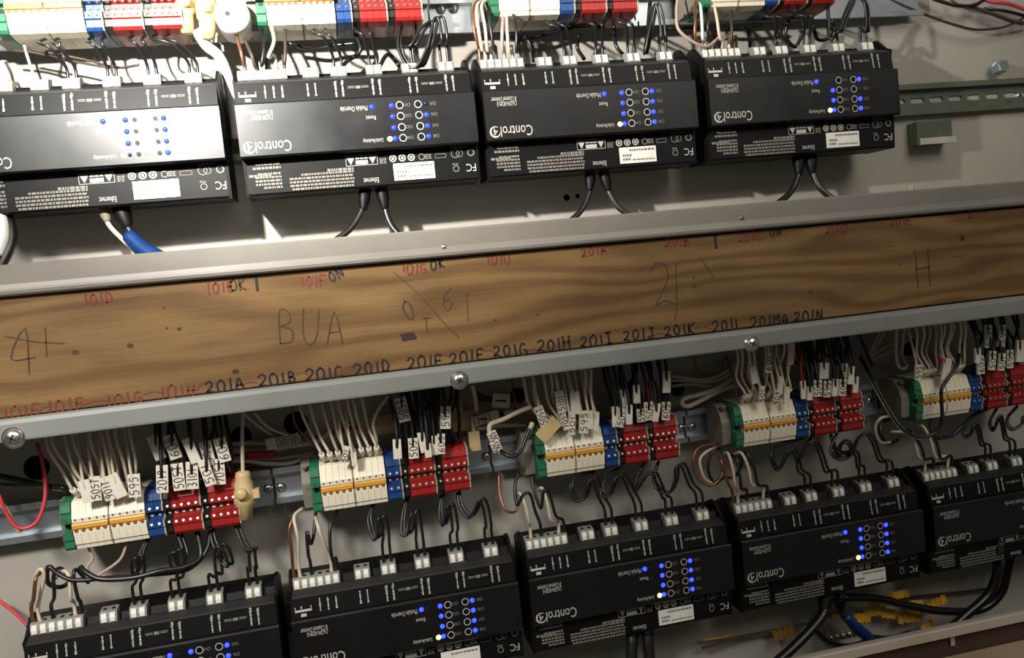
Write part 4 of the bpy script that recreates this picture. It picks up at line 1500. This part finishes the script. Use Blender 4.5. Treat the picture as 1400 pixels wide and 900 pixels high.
# fourth lower
pair(3, 1, Z4, [(540, 575), (440, 605), (400, 650), (430, 715), (465, 655), (492, 625), (515, 660), (528, 720)])
pair(3, 2, Z4, [(575, 575), (545, 620), (520, 680), (560, 600), (600, 600), (625, 660), (645, 720)], yb=(-.030, -.042, -.046, -.044))
pair(3, 3, Z4, [(690, 550), (662, 630), (700, 668), (752, 650), (745, 600), (715, 592), (700, 640), (770, 640), (785, 700)], yb=(-.030, -.044, -.052, -.046, -.042))
pair(3, 4, Z4, [(660, 560), (700, 660), (755, 640), (780, 580), (820, 556), (850, 590), (880, 670)], yb=(-.030, -.040, -.046, -.046))
single(3, -.0885, Z4, [(190, 645), (210, 645), (230, 710), (240, 780)], M_WW, 'left cream wire arching into the six-way plug of the fourth lower module', g='cream wires into the fourth lower module')
single(3, -.0600, Z4, [(230, 650), (268, 642), (300, 710), (315, 780)], M_WW, 'right cream wire arching into the six-way plug of the fourth lower module', g='cream wires into the fourth lower module')
single(3, -.0780, Z4, [(215, 650), (245, 665), (262, 740), (270, 800)], M_WB, 'left black wire arching into the six-way plug of the fourth lower module', g='black wires into the fourth lower module')
single(3, -.0545, Z4, [(260, 660), (290, 640), (322, 700), (342, 780)], M_WB, 'right black wire arching into the six-way plug of the fourth lower module', g='black wires into the fourth lower module')
single(3, -.0940, Z4, [(150, 640), (180, 680), (205, 760)], M_WC, 'bare copper wire into the six-way plug of the fourth lower module')
pxw(zoom(Z4, [(165, 600), (90, 615), (58, 660), (75, 745), (130, 785), (180, 745), (195, 660)]), [-.025, -.035, -.04, -.035], .0016, M_WC, 'copper and cream ring of wire left of the fourth lower strip')
pxw(zoom(Z4, [(175, 605), (110, 640), (85, 680), (105, 750), (140, 775)]), [-.02, -.03, -.03], .0015, M_WW, 'cream wire inside the copper ring left of the fourth lower strip')
pxw(zoom(Z4, [(200, 605), (140, 640), (122, 710), (150, 775), (190, 750), (240, 745), (270, 690), (268, 650)]), [-.02, -.03, -.035], .0017, M_WB, 'black wire coiled inside the copper ring left of the fourth lower strip')
# fifth lower
pair(4, 1, Z5b, [(625, 525), (540, 580), (520, 650), (545, 660), (575, 600), (595, 640), (608, 700)])
pair(4, 2, Z5b, [(690, 510), (650, 590), (670, 630), (700, 560), (715, 600), (730, 670)])
pair(4, 3, Z5b, [(790, 510), (740, 570), (760, 625), (815, 600), (825, 560), (860, 590)])
single(4, -.0885, Z5b, [(140, 640), (220, 645), (262, 690), (285, 770)], M_WW, 'left cream wire bending into the six-way plug of the fifth lower module', g='cream wires into the fifth lower module')
single(4, -.0600, Z5b, [(280, 612), (310, 615), (348, 690), (372, 770)], M_WW, 'right cream wire bending into the six-way plug of the fifth lower module', g='cream wires into the fifth lower module')
single(4, -.0780, Z5b, [(210, 630), (250, 640), (300, 720), (318, 780)], M_WB, 'left black wire bending into the six-way plug of the fifth lower module', g='black wires into the fifth lower module')
single(4, -.0545, Z5b, [(350, 570), (345, 610), (380, 700), (402, 780)], M_WB, 'right black wire bending into the six-way plug of the fifth lower module', g='black wires into the fifth lower module')
pxw(zoom(Z5b, [(150, 560), (90, 570), (62, 620), (85, 690), (140, 695)]), [-.01, -.02, -.02], .0016, M_WW, 'cream ring of wire left of the fifth lower strip')
pxw(zoom(Z5b, [(170, 570), (100, 590), (90, 650), (130, 700), (180, 680)]), [-.005, -.015, -.01], .0019, M_WB, 'black ring of wire left of the fifth lower strip')
pxw(zoom(Z5b, [(640, 520), (560, 560), (510, 610), (450, 660), (385, 672)]), [-.028, -.040, -.044], .0022, M_WB, 'thick black wire sweeping left under the fifth lower strip')

# ------------------------------------------------------------------ upper wires
ZA = (300, 0, 3.213); ZB = (640, 0, 3.214); ZC = (930, 0, 2.979); ZD = (0, 0, 4.0)


def upair(mod, plug, z, pts, yb=(-.030, -.045, -.046), **kw):
    lab = 'black wire of the pair into the %s plug of the %s upper module' % (['first', 'second', 'third', 'fourth', 'fifth', 'sixth'][plug + 1], ORD[mod])
    pair(mod, plug, z, pts, row='u', yb=yb, lab=lab, **kw)


def upair2(mod, plug, dx):
    """plain pair from the strip above down to a plug"""
    m = MODS[('u', mod)]
    e = plug_top('u', mod, PC[plug])
    g = 'pair into the %s plug of the %s upper module' % (['first', 'second', 'third', 'fourth', 'fifth', 'sixth'][plug + 1], ORD[mod])
    lab = 'black wire of the pair into the %s plug of the %s upper module' % (['first', 'second', 'third', 'fourth', 'fifth', 'sixth'][plug + 1], ORD[mod])
    for s in (-1, 1):
        e = plug_top('u', mod, PC[plug], s * .0034)
        tx = e.x + dx
        wire3([Vector((tx + s * .0015, -.028, ZU - .021)), Vector((tx + s * .002 + dx * .1, -.046, ZU - .030)), Vector((e.x + dx * .5, -.050, e.z + .022)), e + Vector((0, -.002, .010)), e - Vector((0, 0, .003))], .0014, M_WB, ('left ' if s < 0 else 'right ') + lab, 'wire', g, n=5)


for mod in range(4):
    for plug, dx in ((1, -.012), (2, -.006), (3, -.008), (4, -.020)):
        if (mod, plug) in ((1, 4), (1, 3), (2, 4), (3, 4), (3, 3)):
            continue
        upair2(mod, plug, dx + random.uniform(-.002, .002))
upair(1, 3, ZA, [(800, 100), (790, 200), (830, 285), (880, 285), (930, 180), (945, 95), (900, 120), (850, 200)])
upair(1, 4, ZA, [(860, 100), (865, 250), (890, 290), (925, 200), (950, 90), (975, 85), (990, 180)])
upair(2, 4, ZB, [(800, 10), (790, 140), (780, 235), (800, 150), (825, 20), (845, 60), (860, 170)])
upair(3, 3, ZC, [(600, 10), (610, 150), (640, 130), (690, 15), (705, 5), (680, 60), (650, 130)])
upair(3, 4, ZC, [(690, 5), (720, -10), (750, 5), (762, 60), (760, 130)])
for mod, lo in ((1, (-.0870, -.0560)), (2, (-.0780, -.0600))):
    pass
single(1, -.0885, ZA, [(75, 155), (95, 230), (110, 290)], M_WC, 'copper wire into the six-way plug of the second upper module', row='u', yb=(-.04, -.048, -.044))
single(1, -.0780, ZA, [(110, 170), (140, 240), (160, 300)], M_WD, 'brown wire into the six-way plug of the second upper module', row='u', yb=(-.04, -.048, -.044))
single(1, -.0700, ZA, [(180, 110), (195, 200), (185, 290)], M_WB, 'black wire into the six-way plug of the second upper module', row='u', yb=(-.03, -.044, -.044))
single(1, -.0620, ZA, [(225, 100), (240, 180), (215, 250)], M_WW, 'cream wire into the six-way plug of the second upper module', row='u', yb=(-.03, -.044, -.044))
single(1, -.0545, ZA, [(285, 110), (290, 210), (285, 280)], M_WD, 'second brown wire into the six-way plug of the second upper module', row='u', yb=(-.03, -.044, -.044))
for sx, a, m, l in ((-.0940, [(60, -10), (25, 30), (25, 120), (45, 200)], M_WC, 'copper wire arching into the six-way plug of the third upper module'), (-.0885, [(60, 0), (38, 30), (45, 120), (62, 220)], M_WW, 'cream wire arching into the six-way plug of the third upper module'),
                    (-.0830, [(90, 0), (60, 25), (75, 120), (85, 220)], M_WW, 'second cream wire arching into the six-way plug of the third upper module'), (-.0780, [(110, 10), (90, 40), (100, 130), (115, 220)], M_WB, 'black wire arching into the six-way plug of the third upper module'),
                    (-.0700, [(155, 60), (150, 140), (150, 230)], M_WP, 'pinkish wire into the six-way plug of the third upper module'), (-.0620, [(170, 50), (172, 140), (182, 230)], M_WW, 'straight cream wire into the six-way plug of the third upper module'),
                    (-.0545, [(180, 45), (205, 80), (213, 150), (213, 230)], M_WB, 'second black wire into the six-way plug of the third upper module')):
    single(2, sx, ZB, a, m, l, row='u', yb=(-.030, -.050, -.044))
for sx, a, m, l in ((-.0940, [(62, -5), (60, 80), (62, 160)], M_WC, 'copper wire into the six-way plug of the rightmost upper module'), (-.0885, [(80, -10), (88, 80), (92, 160)], M_WCAB, 'white wire into the six-way plug of the rightmost upper module'),
                    (-.0620, [(135, 0), (150, 80), (165, 160)], M_WW, 'cream wire into the six-way plug of the rightmost upper module'), (-.0545, [(205, 40), (210, 110), (208, 180)], M_WD, 'brown wire into the six-way plug of the rightmost upper module'), (-.0780, [(105, 40), (112, 80), (115, 150)], M_WB, 'black wire into the six-way plug of the rightmost upper module'),
                    (-.0700, [(-10, -10), (-15, 60), (0, 130), (100, 190)], M_WP, 'pinkish wire bending into the six-way plug of the rightmost upper module')):
    single(3, sx, ZC, a, m, l, row='u', yb=(-.030, -.046, -.044))
# loops of black wire lying behind, close to the wall
for k, (z, a, l) in enumerate([(ZA, [(590, 130), (620, 220), (560, 270), (540, 300)], 'black wire slanting behind the third plug of the second upper module'), (ZA, [(700, 300), (740, 240), (790, 290)], 'black wire bow behind the fourth plug of the second upper module'),
                               (ZA, [(300, 190), (420, 215), (500, 200), (600, 190)], 'black cable lying along the shadow under the second upper strip'), (ZB, [(215, 200), (240, 150), (275, 200), (290, 270)], 'dark wire bow behind the six-way plug of the third upper module'),
                               (ZB, [(490, 150), (480, 210), (510, 260)], 'black wire behind the second plug of the third upper module'), (ZB, [(640, 110), (650, 200), (690, 250)], 'black wire curving between the third and fourth plugs of the third upper module'),
                               (ZB, [(140, 160), (260, 170), (420, 130), (600, 120)], 'black cable lying along the shadow under the third upper strip'), (ZC, [(-60, 120), (60, 115), (200, 120), (330, 100)], 'black cable lying along the shadow under the rightmost upper strip'),
                               (ZC, [(440, 80), (430, 150), (470, 190), (500, 120), (495, 60)], 'black wire loop between the second and third plugs of the rightmost upper module'), (ZC, [(280, 120), (285, 200)], 'short black wire beside the first plug of the rightmost upper module'), (ZC, [(540, 100), (560, 160), (610, 150), (620, 80)], 'dark wire bow behind the fourth plug of the rightmost upper module')]):
    pxw(zoom(z, a), [-.012, -.004, -.012], .0020, M_WB, l)
for k, (a, m, l) in enumerate([([(60, 275), (200, 290), (370, 330), (600, 372)], M_WD, 'thin dark wire slanting across the glare above the leftmost upper module'), ([(150, 265), (330, 300), (480, 330), (640, 370), (760, 355)], M_WD, 'second thin dark wire slanting across the glare above the leftmost upper module'),
                               ([(30, 340), (60, 400), (80, 480)], M_WD, 'brown wire into the left end of the leftmost upper module'), ([(130, 240), (150, 310), (190, 430), (215, 480)], M_WW, 'cream wire hanging above the leftmost upper module'), ([(320, 200), (345, 310), (380, 360), (440, 480)], M_WW, 'second cream wire hanging above the leftmost upper module')]):
    pxw(zoom(ZD, a), [-.020, -.022, -.034], .0012, m, l)
for a, r, m, l in [([(1190, -14), (1218, 0), (1258, 17), (1296, 31), (1334, 40.5), (1370, 37.5), (1389, 30), (1404, 22)], .0020, M_WD, 'brown wire sagging across the wall at the upper right'),
                   ([(1265, -6), (1290, 3), (1312, 8), (1332, 7), (1350, -3)], .0028, M_WB, 'dark cable at the top edge left of the red wire'),
                   ([(1325, 8), (1360, 20), (1388, 30), (1412, 32)], .0030, M_WD, 'thick brown cable crossing under the red wire at the upper right'),
                   ([(1340, -6), (1352, 2), (1372, 4), (1388, 8), (1410, 17)], .0030, M_WPK, 'pink red wire at the upper right corner'),
                   ([(1345, 12), (1375, 15), (1410, 24)], .0026, M_WB, 'black cable beneath the pink red wire at the upper right corner'),
                   ([(1300, 0), (1320, 11), (1338, 12)], .0016, M_WD, 'short thin brown wire at the top edge near the red wire')]:
    pxw(a, [.010, .004, .008], r * .75, m, l)
# white cable in the gap between the first two upper modules
pxw([(268, 40), (282, 62), (300, 78), (312, 108), (319, 150), (323, 190)], [-.034, -.026, -.014, -.010], .0050, M_WCAB, 'bright white cable dropping into the gap between the first two upper modules', 'cable', name='cable')
# tan connectors and white knob at the top left
for k, (px, py, s, lab) in enumerate([(254, 14, 1.0, 'left of two tan connectors right of the leftmost upper strip'), (283, 22, 1.15, 'right of two tan connectors right of the leftmost upper strip')]):
    t = empty('tan_connector', P(px, py, -.036), lab, 'connector')
    bm = bmesh.new()
    lathe(bm, [(.0050 * s, -.020), (.0062 * s, -.012), (.0062 * s, -.004), (.0078 * s, -.002), (.0086 * s, .008), (.0070 * s, .014), (.0050 * s, .018), (.0046 * s, .026)], (0, 0, 0), (0.06, 0, 1), 14)
    build('connector_body', bm, M_TAN, t, True)
    bm = bmesh.new()
    lathe(bm, [(.0042, 0), (.0046, .004), (.003, .006)], (.002, -.0070 * s, .004), (0, -1, 0), 12)
    build('connector_knob', bm, M_TAN, t, True)
t = empty('white_knob', P(318, 22, -.046), 'round white knob at the top edge between the first two upper terminal strips', 'knob')
bm = bmesh.new()
lathe(bm, [(.0150, -.030), (.0150, .002), (.0140, .004), (.0060, .0055), (0, .0056)], (0, 0, 0), (0, -1, 0), 24)
build('knob_body', bm, M_WCAB, t, True)
bm = bmesh.new()
disc(bm, (-.0035, -.0060, .0005), .0022, seg=10)
build('knob_hole', bm, M_HOLED, t)
bm = bmesh.new()
box(bm, .004, .020, -.010, -.004, .0150, .0172)
build('knob_band', bm, M_BLUE, t)

# tan connector at the right end of the first lower strip, hanging on its wire
t = empty('tan_connector', P(334, 676, -.040), 'tan connector hanging on a cream wire at the right end of the leftmost lower strip', 'connector')
bm = bmesh.new()
lathe(bm, [(.0060, -.0225), (.0064, -.012), (.0085, -.010), (.0098, -.004), (.0098, .002), (.0085, .0045), (.0085, .010), (.0066, .014), (.0070, .017), (.0060, .0205), (.0030, .0215)], (0, 0, 0), (0.05, 0, 1), 16)
build('connector_body', bm, M_TAN, t, True)
bm = bmesh.new()
lathe(bm, [(.0048, .0), (.0052, .005), (.0036, .0065)], (-.001, -.0080, .003), (0, -1, 0), 12)
build('connector_knob', bm, M_TAN, t, True)
bm = bmesh.new()
box(bm, .0075, .0135, -.005, .003, -.004, .004)
build('connector_lug', bm, M_TAN, t)
pxw([(332, 560), (331, 592), (332, 640), (333, 648)], [-.035, -.042, -.040], .0018, M_WW, 'cream wire holding up the tan connector of the leftmost lower strip')

# ------------------------------------------------------------------ network and power leads below the modules
def lead(pts, depths, r, m, label, boot=.0050, bootlen=.020, bootm=None, name='lead', cat='cable'):
    q = pts
    k = len(q)
    path = []
    for i, a in enumerate(q):
        t = i / (k - 1) * (len(depths) - 1)
        j = min(int(t), len(depths) - 2)
        path.append(P(a[0], a[1], depths[j] + (depths[j + 1] - depths[j]) * (t - j)))
    t = wire3(path, r, m, label, cat, name=name, n=7, seg=9)
    if boot:
        d = (path[1] - path[0]).normalized()
        bm = bmesh.new()
        lathe(bm, [(boot * 1.05, -.004), (boot * 1.05, .002), (boot * .9, .003), (boot, .006), (boot * .95, bootlen * .55), (boot * .62, bootlen), (r, bootlen + .002)], path[0], d, 12)
        build('plug_boot', bm, bootm or M_BODY, t, True)
        bm = bmesh.new()
        c = path[0]
        box(bm, c.x - boot * .55, c.x + boot * .55, c.y - boot * 1.25, c.y - boot * .6, c.z - .002, c.z + .007)
        build('plug_latch', bm, M_RIDGE, t)
    return t


lead([(499, 258), (497, 282), (478, 314), (432, 346), (400, 366)], [-.030, -.036, -.045, -.07], .0030, M_WB, 'left of two black leads plugged into the second upper module', .0060, .020)
lead([(521, 257), (526, 284), (536, 310), (560, 334), (585, 350)], [-.030, -.036, -.045, -.07], .0030, M_WB, 'right of two black leads plugged into the second upper module', .0060, .020)
lead([(807, 236), (806, 262), (793, 290), (764, 314), (745, 330)], [-.030, -.036, -.045, -.07], .0028, M_WB, 'left of two black leads plugged into the third upper module', .0055, .018)
lead([(825, 236), (832, 262), (848, 286), (882, 306), (900, 318)], [-.030, -.036, -.045, -.07], .0028, M_WB, 'right of two black leads plugged into the third upper module', .0055, .018)
lead([(1092, 208), (1092, 236), (1080, 264), (1050, 288), (1035, 300)], [-.028, -.034, -.045, -.07], .0032, M_WB, 'left of two black leads plugged into the rightmost upper module', .0066, .024)
lead([(1107, 206), (1110, 232), (1122, 258), (1150, 280), (1165, 290)], [-.028, -.034, -.045, -.07], .0032, M_WB, 'right of two black leads plugged into the rightmost upper module', .0066, .024)
lead([(141, 283), (148, 306), (166, 326), (190, 348)], [-.030, -.034, -.038, -.04], .0020, M_WW, 'grey white lead plugged into the leftmost upper module', .0050, .013, M_GREY)
t = lead([(163, 280), (172, 304), (184, 326), (208, 344), (238, 362), (260, 374)], [-.028, -.036, -.044, -.060], .0036, M_WB, 'black lead wrapped in blue tape below the leftmost upper module', .0076, .022)
bm = bmesh.new()
tube(bm, [P(176, 322, -.0445), P(192, 338, -.050), (P(212, 352, -.056)), P(226, 362, -.060)], .0072, 10, 5, radii=(.0062, .0094))
build('blue_tape', bm, M_WBL, t, True)['label'] = 'blue tape wrap'
lead([(2, 284), (14, 306), (14, 336), (-4, 372), (-20, 395)], [-.030, -.040, -.05, -.07], .0042, M_WB, 'thick black lead curving out at the left edge below the leftmost upper module', 0)
lead([(-14, 270), (-2, 292), (3, 322), (-4, 350)], [-.030, -.044, -.05], .0058, M_WCAB, 'white cable at the left edge beside the thick black lead', 0)
lead([(865, 858), (864, 880), (863, 915)], [-.034, -.040, -.045], .0060, M_WB, 'left of two black leads under the third lower module', .0075, .014)
lead([(884, 856), (886, 880), (889, 915)], [-.034, -.040, -.045], .0060, M_WB, 'right of two black leads under the third lower module', .0075, .014)
lead([(1129, 812), (1126, 838), (1108, 862), (1080, 890), (1050, 915)], [-.030, -.040, -.050, -.06], .0052, M_WB, 'thick black lead dropping left from the fourth lower module', .0075, .018)
t = lead([(1146, 812), (1150, 836), (1160, 850), (1178, 868), (1215, 874), (1245, 866)], [-.030, -.036, -.034, -.020], .0036, M_WB, 'black lead with a blue sleeve under the fourth lower module', .0066, .016)
bm = bmesh.new()
tube(bm, [P(1156, 843, -.037), P(1168, 856, -.036), P(1180, 866, -.034), P(1188, 874, -.032)], .005, 10, 5, radii=(.0050, .0068))
build('blue_sleeve', bm, M_WBL, t, True)['label'] = 'blue sleeve'
lead([(1150, 817), (1200, 819), (1240, 828), (1290, 836), (1340, 834), (1368, 812), (1378, 780), (1384, 755)], [-.024, -.010, -.014, -.02, -.03], .0046, M_WB, 'thick black lead running right to the rightmost lower module', 0)
lead([(1360, 752), (1364, 778), (1352, 812), (1320, 842), (1290, 868)], [-.040, -.036, -.04], .0050, M_WB, 'second thick black lead under the rightmost lower module', .0072, .016)
lead([(1112, 858), (1130, 876), (1160, 884), (1200, 872)], [-.01, -.014, -.01], .0030, M_WB, 'thin black cable along the floor of the lower bay', 0)
pxw([(960, 886), (1010, 872), (1060, 862), (1110, 852)], [.004, .008, .004], .0018, M_WD, 'dark red brown wire low on the wall left of the fourth lower module')
pxw([(1195, 822), (1260, 815), (1330, 808), (1378, 800)], [.010, .012, .010], .0016, M_WD, 'brown wire on the wall below the rightmost lower module')
pxw([(960, 875), (985, 872), (1003, 866)], [.010, .010], .0012, M_YEL, 'thin yellow wire low on the wall under the third lower module')
# terminal block with five bright studs
t = empty('stud_block', P(1152, 868, -.010), 'small block with five bright studs on the wall under the fourth lower module', 'terminal block')
bm = bmesh.new()
box(bm, -.020, .020, .0, .024, -.006, .014)
build('block_body', bm, mat('grey_block', (112, 108, 98), .5), t)
for i in range(5):
    bm = bmesh.new()
    lathe(bm, [(.0026, 0), (.0026, .002), (.0012, .0034), (0, .0036)], (-.0155 + i * .0077, 0, .0), (0, -1, .15), 10)
    build('stud', bm, M_CHROME, t, True)
# yellow tape scraps
for k, (px, py, w, h, an, lab) in enumerate([(1225.6, 811, .024, .0085, 0, 'yellow tape scrap highest under the fourth lower module'), (1276.5, 823, .026, .009, -.25, 'rightmost yellow tape scrap under the fourth lower module'),
                                             (1249.5, 823, .020, .006, .1, 'small yellow tape scrap left of the rightmost one'), (1194, 833, .026, .011, -.15, 'yellow tape scrap right of the blue sleeve, upper'),
                                             (1175, 843, .020, .010, .1, 'yellow tape scrap touching the blue sleeve'), (1211, 837, .020, .010, .3, 'folded yellow tape scrap in the middle of the pile'),
                                             (1240, 841, .030, .013, 0, 'large crumpled yellow tape scrap in the pile under the fourth lower module'), (1264, 855, .016, .009, -.3, 'lowest yellow tape scrap above the bottom lip'),
                                             (1140, 848, .016, .016, .5, 'brownish tape scrap left of the blue sleeve'), (1069, 864, .026, .013, -.1, 'brownish tape scrap low on the wall left of the black lead')]):
    rr = random.Random(k + 50)
    bm = bmesh.new()
    nx = 8
    top, bot = [], []
    for i in range(nx + 1):
        x = (i / nx - .5) * w
        y = -.004 * abs(math.sin(i * 1.7 + k)) - .001
        dz = rr.uniform(-.0008, .0008)
        top.append(bm.verts.new((x, y, h / 2 + dz)))
        bot.append(bm.verts.new((x + rr.uniform(-.0006, .0006), y - .002, -h / 2 + dz)))
    for i in range(nx):
        bm.faces.new((top[i], top[i + 1], bot[i + 1], bot[i]))
    o = build('tape_scrap', bm, M_YEL if k < 8 else mat('brown_tape', (150, 108, 56), .5, var=.1))
    o.location = P(px, py, .008)
    o.rotation_euler = (0, an, 0)
    sm = o.modifiers.new('solid', 'SOLIDIFY')
    sm.thickness = .0006
    tag(o, lab, 'tape')

for px, py, w, h, Y, lab in ((1245, 263, .0075, .016, WALL_Y - .001, 'pale tape strip on the wall just above the lip, right of the rightmost module leads'),
                             (1302, 870, .005, .020, -.0915, 'pale tape strip hanging in the dark gap under the bottom lip')):
    bm = bmesh.new()
    box(bm, -w / 2, w / 2, -.0004, .0004, -h / 2, h / 2)
    o = build('tape_strip', bm, mat('pale_tape', (186, 178, 158), .5))
    o.location = P(px, py, Y)
    tag(o, lab, 'tape')
for o in bpy.data.objects:
    if 'label' in o and len(o['label'].split()) > 16:
        print('LONG', o.name, o['label'])
